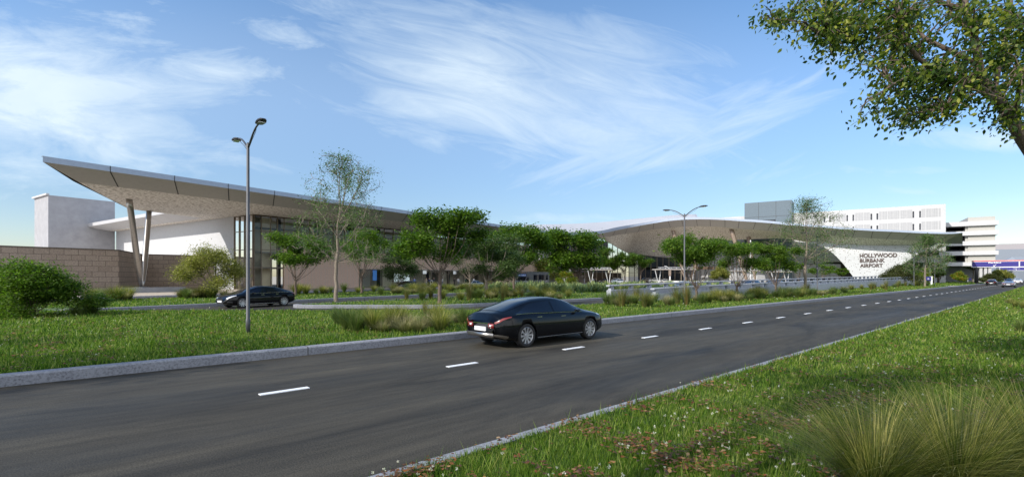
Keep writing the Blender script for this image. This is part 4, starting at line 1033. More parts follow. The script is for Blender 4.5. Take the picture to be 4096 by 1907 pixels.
def make_car(name, label, kind, paint, x, y, z, heading, lights=True, spokes=10, group=None, detail=True, far=False):
    P = PROF[kind]; L = P['L']
    t = thing(name, label, 'car', (x, y, z), heading, group)
    me = body_mesh(kind).copy(); me.materials.clear(); me.materials.append(MATS[paint]); link('body', me, t)
    # glass: each window a part
    for s in (1, -1):
        a, b = P['sw']; sp_ = P['split']
        rear = lambda f, k0, k1: (k0+.04, k0+.06+(k1-k0-.06)*min(1, (.12+f*2.2)))
        front = lambda f, k0, k1: (k0+.04, k0+.06+(k1-k0-.06)*min(1, (.12+(1-f)*2.2)))
        for (xa, xb, sh) in ((a, sp_-.04, rear), (sp_+.04, b, front)):
            m = MB(); m.grid(patch(P, xa, xb, 8.05, 8.93, s, 12, 5, .006, sh)); w_ = m.build('side_window', 'car_glass', t, True)
        m = MB(); pts = [Vector(surf(P, a+(b-a)*i/16, 8.04, .012, s)) for i in range(17)]; m.tube(pts, .009, 4); m.build('window_trim', 'chrome', t)
        if detail:
            for hx in (-.95, .12):
                m = MB(); p = surf(P, hx, 6.3, .004, s); m.box(hx-.1, hx+.1, p[1]-.012, p[1]+.012, p[2]-.014, p[2]+.014); m.build('door_handle', 'chrome', t)
            m = MB(); p = surf(P, P['sw'][1]-.35, 8.1, .0, s); c = Vector((p[0], p[1]+s*.12, p[2]+.05))
            vs = []
            for a_, k in ((-.09, .6), (0, 1), (.1, .45)):
                for q in range(8):
                    an = q*math.pi/4; vs.append((c.x+a_, c.y+math.cos(an)*.10*k, c.z+math.sin(an)*.06*k))
            m.add(vs, [(i*8+j, i*8+(j+1) % 8, (i+1)*8+(j+1) % 8, (i+1)*8+j) for i in range(2) for j in range(8)]+[tuple(range(8)), tuple(range(16, 24))])
            m.tube([p, c], .02, 5); m.build('mirror', paint, t, True)
            m = MB(); m.tube([surf(P, -1.05+2.1*i/8, 2.6, .01, s) for i in range(9)], .013, 4); m.build('sill_trim', 'chrome' if kind == 'sedan' else 'black_plastic', t)
    for nm, (a, b) in (('windscreen', P['fw']), ('rear_window', P['rw'])):
        m = MB()
        for s in (1, -1): m.grid(patch(P, a, b, 9.35, 12, s, 10, 6, .006))
        m.build(nm, 'car_glass', t, True)
    # lamps, plates, bumpers
    zr = interp(P['zt'], -L); wr_ = interp(P['w'], -L)
    for s in (1, -1):
        m = MB(); m.grid(patch(P, -L+.01, -L+.42, 6.2, 7.5, s, 8, 4, .008, lambda f, a, b: (a+.6*f, b-.25*f)))
        m.box(-L-.016, -L+.012, min(s*.36, s*(wr_-.02)), max(s*.36, s*(wr_-.02)), zr-.20, zr-.07); tl = m.build('taillight', 'tail_red', t, True)
        k = MB(); k.box(-L-.022, -L-.016, min(s*.42, s*(wr_-.12)), max(s*.42, s*(wr_-.12)), zr-.155, zr-.105); k.build('lens', 'lamp_clear', tl)
        m = MB(); m.grid(patch(P, L-.62, L-.10, 7.0, 8.6, s, 8, 4, .008, lambda f, a, b: (a-.4*f, b-.7*(1-f)))); m.build('headlight', 'lamp_clear', t, True)
        if detail:
            m = MB(); m.grid(patch(P, L-.36, L-.08, 3.2, 4.1, s, 5, 3, .006)); m.build('fog_lamp', 'black_plastic', t, True)
    m = MB(); m.box(-L-.03, -L+.0, -.26, .26, zr-.235-.06, zr-.235+.06); m.build('licence_plate', 'plate_white', t)
    m = MB(); m.box(L-.02, L+.035, -.26, .26, .40, .51); m.build('licence_plate', 'plate_white', t)
    m = MB(); m.box(L-.06, L+.012, -.40, .40, .30, .385); m.box(L-.05, L+.008, -.30, .30, .52, .60); m.build('grille', 'black_plastic', t)
    m = MB(); m.box(-L-.02, -L+.02, -.36, .36, zr-.085, zr-.06); m.build('trim_bar', 'chrome', t)
    m = MB()
    for s in (1, -1): m.grid(patch(P, -L+.0, -L+.30, 1.2, 3.1, s, 6, 5, .012))
    m.box(-L-.03, -L+.03, -.58, .58, .33, .45); m.build('rear_diffuser', 'steel' if kind == 'sedan' else 'black_plastic', t, True)
    # wheels
    for sx in (1, -1):
        for sy in (1, -1):
            cx, cy = sx*P['axle'], sy*.845; r = P['r']
            m = MB(); prof = [(r*.72, -.11), (r*.94, -.12), (r, -.085), (r, .085), (r*.94, .12), (r*.72, .11)]; vs = []
            for q in range(32):
                an = q*math.pi/16
                for (rad, yy_) in prof: vs.append((cx+math.cos(an)*rad, cy+yy_, r+math.sin(an)*rad))
            m.add(vs, [(q*6+j, q*6+(j+1) % 6, ((q+1) % 32)*6+(j+1) % 6, ((q+1) % 32)*6+j) for q in range(32) for j in range(6)])
            wh = m.build('wheel', 'tyre', t, True)
            m = MB(); yo = cy+sy*.085
            vs = []; prof = [(r*.73, .02), (r*.70, .025), (r*.665, .0), (r*.64, -.05)]
            for q in range(32):
                an = q*math.pi/16
                for (rad, yy_) in prof: vs.append((cx+math.cos(an)*rad, yo+yy_*sy, r+math.sin(an)*rad))
            m.add(vs, [(q*4+j, q*4+j+1, ((q+1) % 32)*4+j+1, ((q+1) % 32)*4+j) for q in range(32) for j in range(3)])
            for q in range(spokes):
                an = q*2*math.pi/spokes; ca, sa = math.cos(an), math.sin(an)
                def pt(rad, tw, yy_): return (cx+ca*rad-sa*tw, yo+sy*yy_, r+sa*rad+ca*tw)
                m.add([pt(.03, -.018, .0), pt(.03, .018, .0), pt(r*.70, .045, .012), pt(r*.70, -.02, .012), pt(.03, -.018, -.03), pt(.03, .018, -.03), pt(r*.70, .045, -.02), pt(r*.70, -.02, -.02)],
                      [(0, 1, 2, 3), (7, 6, 5, 4), (0, 3, 7, 4), (1, 5, 6, 2)])
            m.tube([(cx, yo-sy*.03, r), (cx, yo+sy*.02, r)], .055, 14); m.build('rim', 'rim', wh, False)
            m = MB(); m.tube([(cx, cy-sy*.02, r), (cx, cy+sy*.03, r)], r*.66, 20); m.build('brake_disc', 'black_plastic', wh)
    m = MB(); 
    m.box(-1.9, 1.9, -.55, .55, .17, .5); m.build('underbody', 'black_plastic', t)
    return t
A_U = math.atan2(UY, UX); A_F = math.atan2(.8325, .554)
# black hatchback passing on the road (near wheels at (2100,1387))
rx, ry = gp(2100, 1387); cx_, cy_ = rx+UX*1.48+NX*.86, ry+UY*1.48+NY*.86
make_car('sedan_car', 'black fastback sedan driving away on the near road, largest car, red tail lamps', 'sedan', 'paint_black', cx_, cy_, 0, A_U)
f_, r2 = gp(963, 1231.7), gp(1139, 1222); mx, my = (f_[0]+r2[0])/2, (f_[1]+r2[1])/2
make_car('sedan_car', 'black fastback sedan on the driveway, seen from its front left beside the tall lamp post', 'sedan', 'paint_black', mx-.8325*.86, my+.554*.86, -.004, A_F+math.pi)
def car_at(name, label, kind, paint, px, py, head, **k):
    x, y = gp(px, py); return make_car(name, label, kind, paint, x, y, 0, head, **k)
FA = dict(detail=False, spokes=6)
car_at('hatchback_car', 'black hatchback seen from behind in the left lane far down the road', 'sedan', 'paint_black', 3967, 1140, A_U+.02, **FA)
car_at('coupe_car', 'silver grey coupe seen from behind in the right lane, ahead of the sign gantry', 'coupe', 'paint_silver', 4036, 1148.5, A_U+.0, **FA)
car_at('suv_car', 'white car seen from behind in the far right lane beyond the silver coupe', 'sedan', 'paint_white', 4072, 1135, A_U+.02, **FA)
car_at('sedan_car', 'dark grey car mostly hidden behind the white car on the road', 'sedan', 'paint_grey', 4036, 1130, A_U, **FA)
car_at('sedan_car', 'copper coloured car half hidden by a bush beside the black gantry post', 'sedan', 'paint_orange', 3932, 1129, A_U+.3, **FA)
def car_v(name, label, kind, paint, px, v, head, z=0, **k):
    p = on_v(px, 1105, v); return make_car(name, label, kind, paint, p.x, p.y, z, head, **k)
car_v('sedan_car', 'dark grey sedan on the drop-off lane behind the small feathery tree', 'sedan', 'paint_grey', 1630, -54.5, A_F+math.pi, detail=True, spokes=6)
car_v('sedan_car', 'pale silver sedan on the drop-off lane in front of the tan cladding', 'sedan', 'paint_light', 1888, -55, A_F+math.pi, **FA)
for i, (px, Y, hd, kind, pt, lb) in enumerate([
    (2418, 150, 3.5, 'sedan', 'paint_brown', 'dark brown car parked by the entrance behind the left white shelter'),
    (2452, 158, 3.45, 'suv', 'paint_tan', 'tan car partly hidden behind the white car near the left shelter'),
    (2470, 140, 3.6, 'sedan', 'paint_white', 'bright white car in front of the entrance glazing'),
    (2582, 160, 3.4, 'suv', 'paint_brown', 'dark bronze car between the two small entrance trees and middle shelter'),
    (2615, 160, 3.4, 'suv', 'paint_light', 'light beige car just left of the middle shelter legs'),
    (2655, 146, 3.5, 'sedan', 'paint_light', 'pale sedan seen between the legs of the middle shelter'),
    (2738, 66, A_U+math.pi, 'sedan', 'paint_grey', 'blue grey sedan behind the barrier rail, left of the big tree'),
    (3010, 74, A_U, 'sedan', 'paint_navy', 'dark navy car roof showing above the rail, below the third shelter'),
    (3105, 86, A_U, 'sedan', 'paint_navy', 'dark car roof barely showing above the rail under the fourth shelter')]):
    x = (px-2048)/FP*Y
    make_car('parked_car' if i < 6 else 'sedan_car', lb, kind, pt, x, Y, 0 if i < 6 else .05 if i == 6 else .2, hd, **FA)

# ---------------------------------------------------------------- shuttle bus
u0b = 86.5; vb = -54.6
bx, by = uv(u0b, vb)
bus = thing('shuttle_bus', 'dark grey shuttle bus with a blue DOWNTOWN LA sign over its windscreen', 'bus', (bx, by, 0), A_F+math.pi)
# local x forward (towards camera left), y left = terminal-out side
def bx_(m, pts_top, pts_bot): pass
hw = 1.2
def extr(profile, y0, y1, mb, mi=0):
    n = len(profile); vs = [(x, y0, z) for x, z in profile]+[(x, y1, z) for x, z in profile]
    mb.add(vs, [tuple(range(n)), tuple(range(n, 2*n))[::-1]]+[(i, n+i, n+(i+1) % n, (i+1) % n) for i in range(n)], mi)
m = MB()
prof = [(-8.4, .35), (-8.4, 2.9), (-8.3, 3.05), (.0, 3.05), (.45, 2.95), (.75, 2.62), (.75, 2.05), (.25, 1.98), (.0, 1.98), (.0, .35)]
extr(prof, -hw, hw, m); m.build('body', 'paint_bus', bus)
m = MB(); cab = [(.02, .35), (.02, 1.97), (.55, 1.97), (1.15, 1.28), (2.05, 1.12), (2.25, .95), (2.3, .4)]; extr(cab, -hw+.16, hw-.16, m); m.build('cab', 'paint_silver', bus)
m = MB(); m.add([(.62, -hw+.24, 1.93), (.62, hw-.24, 1.93), (1.16, hw-.22, 1.31), (1.16, -hw+.22, 1.31)], [(0, 1, 2, 3)]); m.build('windscreen', 'car_glass', bus)
for s in (1, -1):
    m = MB(); y = s*(hw-.155); m.add([(.08, y, 1.3), (1.0, y, 1.3), (.6, y, 1.88), (.08, y, 1.88)], [(0, 1, 2, 3)]); m.build('cab_window', 'car_glass', bus)
    for i in range(5):
        xa = -1.75-i*1.05; m = MB(); b0, b1 = xa-(.95 if i < 4 else 1.75), xa; y = s*(hw+.006)
        k = .1; o_ = [(b0+k, 1.35), (b1-k, 1.35), (b1, 1.35+k), (b1, 2.45-k), (b1-k, 2.45), (b0+k, 2.45), (b0, 2.45-k), (b0, 1.35+k)]
        m.add([(x, y, z) for x, z in o_], [tuple(range(8))]); w_ = m.build('window', 'car_glass', bus)
        f = MB(); f.tube([(x, y, z) for x, z in o_+[o_[0]]], .03, 4); f.build('frame', 'black_plastic', w_)
    m = MB(); m.tube([(.55, s*(hw-.1), 1.35), (.75, s*(hw+.18), 1.45)], .02, 5); m.box(.68, .82, s*(hw+.18)-.1, s*(hw+.18)+.1, 1.2, 1.75); m.build('mirror', 'black_plastic', bus)
    for wx in (-6.3, 1.3):
        m = MB(); m.tube([(wx, s*(hw-.3), .42), (wx, s*(hw-.02), .42)], .42, 20); wh = m.build('wheel', 'tyre', bus)
        m = MB(); m.tube([(wx, s*(hw-.05), .42), (wx, s*(hw), .42)], .24, 14); m.build('rim', 'rim', wh)
    m = MB(); m.box(2.24, 2.32, s*.62-.16, s*.62+.16, .72, .92); m.build('headlight', 'lamp_clear', bus)
m = MB(); m.box(2.26, 2.33, -.42, .42, .62, .95); m.build('grille', 'black_plastic', bus)
m = MB(); m.box(.752, .79, -.98, .98, 2.12, 2.56); sg = m.build('route_sign', 'bus_sign_blue', bus)
place_text('lettering', 'DOWNTOWN LA', (.795, -.92, 2.22), (0, 1), .24, 1.84, 'white_paint', bus, .004, .02)
for y in (-.35, 0, .35, .95):
    m = MB(); m.box(.46, .56, y-.05, y+.05, 2.84, 2.93); m.build('marker_lamp', 'amber', bus)
# ================================================================ trees, shrubs, tufts
def grow(mbT, rs, base, fork, targets, r_trunk, lean=(0, 0), tip_r=.012, expo=.60, wig=.18, nseg=6, ksides=7, up=.35, prim=(), leader=None):
    """trunk plus limbs reaching every target; returns twig end points with directions"""
    nodes = [Vector(base)]; par = [-1]; top = Vector(base)+Vector((lean[0], lean[1], fork)); k = 5
    for i in range(1, k+1):
        f = i/k; p = Vector(base).lerp(top, f)+Vector((rs.uniform(-1, 1), rs.uniform(-1, 1), 0))*r_trunk*.35*(1 if i < k else 0); nodes.append(p); par.append(len(nodes)-2)
    start = len(nodes)-1
    tips = []
    lead = [start]
    if leader:
        for q in range(1, 9):
            p = top.lerp(leader, q/8)+Vector((rs.uniform(-1, 1), rs.uniform(-1, 1), 0))*.012*(leader-top).length; nodes.append(p); par.append(len(nodes)-2); lead.append(len(nodes)-1)
        tips.append((lead[-1], leader))
    for c in prim:
        if leader:
            zt_ = top.z+(leader.z-top.z)*max(0, min(.85, (c.z-top.z)/(leader.z-top.z)*.62-.12)); src = min(lead, key=lambda i: abs(nodes[i].z-zt_))
        else: src = rs.choice((start, start, start-1)) if start > 1 else start
        a = nodes[src]; L = (c-a).length; prev = src; n = max(4, int(L/.6)); n = min(n, 8)
        for i in range(1, n+1):
            f = i/n; p = a.lerp(c, f); side = Vector((c.x-a.x, c.y-a.y, 0)); 
            p += side*.16*math.sin(math.pi*f)*(1 if not leader else -.1)+Vector((0, 0, -1))*L*.03*math.sin(math.pi*f)+Vector((rs.uniform(-1, 1), rs.uniform(-1, 1), rs.uniform(-1, 1)))*L*.012
            nodes.append(p); par.append(prev); prev = len(nodes)-1
        tips.append((prev, c))
    for tg in sorted(targets, key=lambda q: (q-top).length*rs.uniform(.85, 1.15)):
        best = None; bd = 1e9
        for i in range(start, len(nodes)):
            d = tg-nodes[i]; L = d.length
            if L < .05: continue
            pen = 1.0+(.9 if d.z < -.1*L else 0)+(.35 if i > start and d.dot(nodes[i]-nodes[par[i]]) < 0 else 0)
            c = L*pen
            if c < bd: bd = c; best = i
        a = nodes[best]; d = tg-a; L = d.length; n = max(2, min(nseg, int(L/.35)+1))
        if par[best] >= 0: d0 = (a-nodes[par[best]]).normalized()
        else: d0 = Vector((0, 0, 1))
        d0 = (d0*.6+d.normalized()*.6+Vector((0, 0, up))).normalized()
        prev = best
        for i in range(1, n+1):
            f = i/n; p = a.lerp(tg, f)+d0*L*.28*math.sin(math.pi*f)*(1-f*.4)
            if i < n: p += Vector((rs.uniform(-1, 1), rs.uniform(-1, 1), rs.uniform(-1, 1)))*L*wig*.18
            nodes.append(p); par.append(prev); prev = len(nodes)-1
        tips.append((prev, tg))
    cnt = [0]*len(nodes)
    for i, _ in tips:
        j = i
        while j >= 0: cnt[j] += 1; j = par[j]
    mx = max(cnt); rad = [max(tip_r, r_trunk*(c/mx)**expo) for c in cnt]; rad[0] = r_trunk*1.35; rad[1] = max(rad[1], r_trunk*1.05)
    # emit as chains
    kids = [[] for _ in nodes]
    for i, p in enumerate(par):
        if p >= 0: kids[p].append(i)
    def chain(i0, i1):
        pts = [nodes[i0], nodes[i1]]; rr_ = [min(rad[i0], rad[i1]*1.25), rad[i1]]; cur = i1
        while kids[cur]:
            nx = max(kids[cur], key=lambda q: cnt[q]); 
            for o in kids[cur]:
                if o != nx: stack.append((cur, o))
            pts.append(nodes[nx]); rr_.append(rad[nx]); cur = nx
        mbT.tube(pts, rr_, ksides if rr_[0] > .04 else 4, cap=False)
    stack = [(0, 1)]
    while stack: chain(*stack.pop())
    out = []
    for i, tg in tips:
        out.append((nodes[i], (nodes[i]-nodes[par[i]]).normalized()))
        if par[i] > 0: out.append((nodes[par[i]], (nodes[i]-nodes[par[i]]).normalized()))
    return out
def leaf_cloud(rng_, centres, per, spread, flat, size, aspect=.5, up=.6, droop=0, jag=1):
    """rhombic leaf blades gathered round the twig ends; returns (n,4,3)"""
    C = np.array([c[:] for c in centres]); n = len(C)*per
    C = np.repeat(C, per, 0); off = rng_.standard_normal((n, 3))*spread; off[:, 2] *= flat; off[:, 2] -= droop*np.abs(off[:, 0])
    P = C+off
    nrm = rng_.standard_normal((n, 3)); nrm[:, 2] = np.abs(nrm[:, 2])+up*1.6; nrm /= np.linalg.norm(nrm, axis=1)[:, None]
    a = rng_.standard_normal((n, 3)); a[:, 2] -= .2; a -= nrm*(a*nrm).sum(1)[:, None]; a /= np.linalg.norm(a, axis=1)[:, None]; b = np.cross(nrm, a)
    s = size*(.6+.8*rng_.random(n))[:, None]
    V = np.zeros((n, 4, 3)); V[:, 0] = P-a*s; V[:, 1] = P+b*s*aspect-nrm*s*.12; V[:, 2] = P+a*s; V[:, 3] = P-b*s*aspect-nrm*s*.12
    return V
ENVL = []
def envelope(rs, n, W, Hb, Ht, shape='umbrella', lobes=9):
    """uneven crown: targets gathered in lobes on and inside the crown's outer surface"""
    out = []; L = []
    zc = (Hb+Ht)/2; rz = (Ht-Hb)/2
    for i in range(lobes):
        a = i*2*math.pi/lobes*1.618*1.7+rs.uniform(-.4, .4)
        if shape == 'umbrella': q = rs.uniform(.25, 1.0); z = zc+rz*(rs.uniform(-.85, .85))*(1.15-q*.45); r = W*q*.86
        elif shape == 'tall': f = (i+.5)/lobes; z = Hb+(Ht-Hb)*f; r = W*.86*math.sin(math.pi*min(.96, (.22+.78*f))**.9)*rs.uniform(.5, 1)
        elif shape == 'mound': f = rs.uniform(.05, .86); z = Hb+(Ht-Hb)*f; r = W*.86*(1-f**1.4)**.8*rs.uniform(.5, 1.05)
        L.append((r*math.cos(a), r*math.sin(a), z, W*(rs.uniform(.28, .42) if shape == 'tall' else rs.uniform(.15, .31) if shape == 'umbrella' else rs.uniform(.17, .36))))
    if shape == 'tall': L.append((0, 0, Ht-.12*(Ht-Hb), W*.18))
    else: L.append((rs.uniform(-.2, .2)*W, rs.uniform(-.2, .2)*W, Ht-rz*.42, W*.36))
    ENVL[:] = [Vector(q[:3]) for q in L]
    for i in range(n):
        x, y, z, r = L[i % len(L)]
        u = Vector((rs.gauss(0, 1), rs.gauss(0, 1), rs.gauss(0, 1))).normalized()*r*(rs.random()**.45)
        kz = (.62 if shape == 'umbrella' else 1.1 if shape == 'tall' else .75)
        p = Vector((x+u.x, y+u.y, z+u.z*kz))
        p.z = max(Hb, min(Ht, p.z)); out.append(p)
    return out
KIND = {  # shape, leaf material, bark, targets, leaves per twig, spread, flat, leaf size, aspect, fork share
 'umbrella': dict(shape='umbrella', leaf='leaf_green', bark='bark', n=270, per=19, spread=.10, flat=.6, size=.033, fork=.42, lobes=16),
 'airy': dict(shape='tall', leaf='leaf_light', bark='bark_pale', n=460, per=8, spread=.055, flat=.9, size=.0145, fork=.26, lobes=17),
 'wispy': dict(shape='umbrella', leaf='leaf_wispy', bark='bark_pale', n=190, per=26, spread=.11, flat=.5, size=.024, fork=.34, lobes=15),
 'olive': dict(shape='mound', leaf='leaf_olive', bark='bark_pale', n=190, per=34, spread=.10, flat=.8, size=.022, fork=.30, lobes=13),
 'shrub': dict(shape='mound', leaf='leaf_maple', bark='bark', n=420, per=30, spread=.095, flat=.45, size=.022, fork=.06, lobes=18),
 'dull': dict(shape='mound', leaf='leaf_dull', bark='bark', n=160, per=28, spread=.13, flat=.6, size=.030, fork=.22, lobes=9),
 'lime': dict(shape='mound', leaf='leaf_lime', bark='bark_pale', n=80, per=22, spread=.11, flat=.7, size=.036, fork=.35, lobes=7),
 'orange': dict(shape='mound', leaf='leaf_orange', bark='bark_pale', n=80, per=24, spread=.11, flat=.7, size=.038, fork=.30, lobes=7),
 'sparse': dict(shape='umbrella', leaf='leaf_maple', bark='bark', n=60, per=16, spread=.085, flat=.5, size=.034, fork=.32, lobes=7)}
def tree(name, label, kind, px, pyb, crown, seed, z=LZ, Y=None, trunk=None, lean=0.0, cat='tree', group=None, leaf=None, nk=1.0, hb=None, fork=None):
    """crown = (px0, px1, y top, y bottom) as seen; everything turned into metres at the tree's own distance"""
    K = KIND[kind]; rs = random.Random(seed); rg = np.random.default_rng(seed)
    if Y is None: X, Y = gp(px, pyb, z)
    else: X = (px-2048)/FP*Y
    k = Y/FP; x0, x1 = (crown[0]-2048)*k, (crown[1]-2048)*k; Ht = H0+(HY-crown[2])*k-z; Hb = H0+(HY-crown[3])*k-z
    Wd = (x1-x0)/2*1.14; cxx = (x0+x1)/2-X
    t = thing(name, label, cat, (X, Y, z), 0, group)
    tg = envelope(rs, int(K['n']*nk), Wd, Hb, Ht, K['shape'], K['lobes'])
    tg = [Vector((p.x+cxx, p.y, p.z)) for p in tg]
    if K['shape'] == 'tall': ldr = Vector((cxx, 0, Ht*.97)); prim = [Vector((p.x+cxx, p.y, p.z)) for p in ENVL[:-1]]
    else: ldr = None; prim = [Vector((p.x*.9+cxx, p.y*.9, p.z)) for p in ENVL]
    sc = Ht
    m = MB(); tr = (trunk or (.018*Ht+.02))*.85
    fk = fork if fork is not None else K['fork']*Ht
    tips = grow(m, rs, (0, 0, -.05), fk, tg, tr, (lean, 0), max(.005, .0016*Ht, Y*.0003), prim=prim, leader=ldr)
    m.build('trunk', K['bark'], t, True)
    unit = max(Wd, Ht*.35)
    sz = max(K['size']*unit, Y*.0011)
    V = leaf_cloud(rg, [p for p, d in tips], int(K['per']*1.2)+1, K['spread']*unit, K['flat'], sz)
    o = fastmesh('crown', V, 4, leaf or K['leaf'], ngon=[(0, 1, 2), (0, 2, 3)]); o.parent = t
    return t
tree('leafy_shrub', 'big rounded green shrub at the left edge, before the block wall', 'shrub', 128, 1266, (-60, 345, 1046, 1268), 8, trunk=.07, cat='shrub', nk=1.15)
tree('olive_tree', 'olive yellow tree with a bent trunk left of the black sedan', 'olive', 838, 1190, (705, 972, 985, 1150), 12, trunk=.20, lean=.5, nk=1.2, fork=1.15)
tree('street_tree', 'green multi-stem tree just right of the black sedan, against the tan cladding', 'umbrella', 1182, 1180, (1085, 1312, 925, 1065), 13, nk=.9, leaf='leaf_maple', fork=1.7)
tree('tall_airy_tree', 'tallest sparse tree rising above the roof edge in the middle of the forecourt', 'airy', 1345, 1203, (1175, 1565, 628, 1040), 14, trunk=.17, fork=3.0, nk=1.25)
tree('street_tree', 'slender dark-stemmed tree behind and right of the tallest airy tree', 'umbrella', 1447, 1172, (1360, 1560, 912, 1045), 15, nk=.8, leaf='leaf_maple', fork=1.9)
tree('feathery_tree', 'small rounded feathery tree in front of the dark grey drop-off sedan', 'wispy', 1590, 1158, (1505, 1692, 1003, 1120), 16, nk=1.2, fork=.9)
tree('street_tree', 'large full green tree with a thick trunk, just left of the passing black car', 'umbrella', 1758, 1216, (1600, 1925, 820, 1050), 17, trunk=.15, nk=1.35, fork=2.1)
tree('feathery_tree', 'wispy fine-leaved tree with pale trunk behind the passing black car', 'wispy', 1945, 1187, (1835, 2100, 930, 1110), 18, nk=1.5, fork=1.5, trunk=.17)
tree('street_tree', 'dark green tree overlapping the left end of the shuttle bus', 'umbrella', 2055, 1173, (1915, 2190, 896, 1068), 19, nk=1.5, trunk=.17, fork=2.0)
tree('street_tree', 'wide green tree between the shuttle bus and the left white shelter', 'umbrella', 2317, 1150, (2125, 2420, 922, 1075), 20, nk=1.2, fork=2.6)
tree('feathery_tree', 'small thin tree behind the dark green tree, left of the bus', 'wispy', 1880, 1165, (1800, 1960, 990, 1090), 21, nk=.7, fork=1.8)
for i, (px, c, lb) in enumerate([(2440, (2385, 2492, 985, 1078), 'small green tree left of the entrance, beside the left shelter'), (2497, (2448, 2545, 1008, 1075), 'small green tree standing in front of the glazed entrance corner'), (2563, (2510, 2610, 1012, 1070), 'small green tree between the left and middle white shelters')]):
    tree('entrance_tree', lb, 'umbrella', px, 1135, c, 30+i, z=0, Y=118, nk=.8)
tree('street_tree', 'broad green tree growing before the barrier, just right of the second lamp post', 'umbrella', 2785, 1200, (2655, 2905, 935, 1065), 23, nk=1.35, trunk=.12, fork=1.0, leaf='leaf_maple')
tree('street_tree', 'green multi-stem tree before the barrier, in front of the third white shelter', 'umbrella', 2948, 1190, (2880, 3065, 962, 1085), 24, nk=1.1, trunk=.12, fork=1.0, leaf='leaf_maple')
tree('street_tree', 'green tree before the barrier, in front of the slate tower and fourth shelter', 'umbrella', 3104, 1178, (3020, 3190, 972, 1085), 25, nk=1.1, trunk=.12, fork=1.2, leaf='leaf_maple')
tree('tall_airy_tree', 'tall sparse light green tree before the barrier, beside the third lamp post', 'airy', 3221, 1177, (3090, 3372, 800, 1045), 26, trunk=.17, fork=2.8, nk=1.3)
tree('young_tree', 'small dark tree beyond the barrier against the white garage base', 'sparse', 3195, 1125, (3172, 3222, 1055, 1095), 27, Y=112, z=0)
tree('young_tree', 'wider small tree beyond the barrier, left of the lettered wall', 'sparse', 3285, 1125, (3235, 3338, 1050, 1098), 28, Y=114, z=0, nk=1.5)
tree('young_tree', 'tiny tree at the left foot of the perforated entrance wall', 'sparse', 3365, 1125, (3336, 3392, 1072, 1100), 29, Y=118, z=0)
tree('round_shrub', 'rounded dark olive bush at the right foot of the lettered wall', 'dull', 3590, 1128, (3536, 3648, 1060, 1120), 40, Y=104, z=0, cat='shrub', nk=1.3)
tree('tall_airy_tree', 'sparse light green tree in front of the garage corner, beside the far lamp posts', 'airy', 3700, 1147, (3630, 3800, 945, 1090), 41, nk=1.1, fork=2.6)
tree('yellow_green_tree', 'small lime green tree in front of the white garage corner', 'lime', 3688, 1138, (3655, 3730, 1075, 1118), 42, fork=1.0, nk=1.2)
tree('dark_tree', 'small dark tree in front of the garage corner pier', 'dull', 3757, 1128, (3728, 3782, 1070, 1122), 43, Y=132, nk=.9)
tree('dark_tree', 'dark green tree under the beige garage, left of the orange bush', 'dull', 3815, 1130, (3786, 3852, 1055, 1120), 44, Y=165, nk=1.1, leaf='leaf_dull')
tree('dense_tree', 'large dense green tree in front of the beige garage, left of the gantry post', 'dull', 3885, 1130, (3836, 3946, 1042, 1122), 45, Y=158, nk=1.8, leaf='leaf_wispy')
tree('tall_airy_tree', 'thin light tree poking above the dense tree by the beige garage', 'airy', 3893, 1132, (3872, 3918, 1024, 1075), 46, Y=150, nk=.5)
tree('orange_shrub', 'round lime and orange bush on the island left of the gantry', 'orange', 3838, 1136, (3810, 3866, 1087, 1118), 47, fork=.9, nk=1.6, cat='shrub')
tree('low_shrub', 'low olive shrub behind the black hatchback', 'dull', 3960, 1132, (3932, 3992, 1098, 1122), 48, Y=140, cat='shrub')
tree('yellow_tree', 'yellow olive tree beyond the gantry signs, right of the garage', 'olive', 4003, 1127, (3972, 4042, 1082, 1112), 49, Y=175, nk=1.1)
tree('olive_tree', 'broad olive yellow tree behind the shuttle bus roof', 'olive', 2185, 1138, (2105, 2262, 1040, 1120), 50, Y=121, nk=1.5)
tree('yellow_shrub', 'small olive shrub between the dark green tree and the bus', 'olive', 2030, 1150, (1965, 2090, 1070, 1120), 51, Y=88, nk=.8, leaf='leaf_wispy', cat='shrub')
tree('orange_shrub', 'bright green and orange flowering bush right of the shuttle bus', 'orange', 2266, 1152, (2228, 2302, 1087, 1140), 52, Y=82, fork=.4, nk=2.4, cat='shrub')
tree('olive_tree', 'yellow olive tree under the canopy beyond the barrier rail', 'olive', 2880, 1122, (2842, 2915, 1068, 1108), 53, Y=100, z=.1, nk=1.2)

# trees behind the photographer whose shade falls on the near lawn and road
for i, (X_, Y_, r_, h_) in enumerate(((-10.2, -4.6, 4.6, 16.5), (-15.5, -9.0, 3.6, 14), (-27, 0.5, 5.0, 15))):
    rs_ = random.Random(90+i); t = thing('shade_tree', ['tall tree behind the camera, nearer of two shading the near lawn', 'tall tree farther behind the camera shading the near lawn', 'tall tree outside the frame at left shading the far lawn'][i], 'tree', (X_, Y_, LZ if i == 2 else .12))
    tg = envelope(rs_, 130, r_, h_-5, h_, 'umbrella', 8); m = MB(); tips = grow(m, rs_, (0, 0, -.05), 5, tg, .24, prim=[p.copy() for p in ENVL]); m.build('trunk', 'bark', t, True)
    o = fastmesh('crown', leaf_cloud(np.random.default_rng(i), [p for p, d in tips], 20, .42, .6, .10), 4, 'leaf_green', ngon=[(0, 1, 2), (0, 2, 3)]); o.parent = t

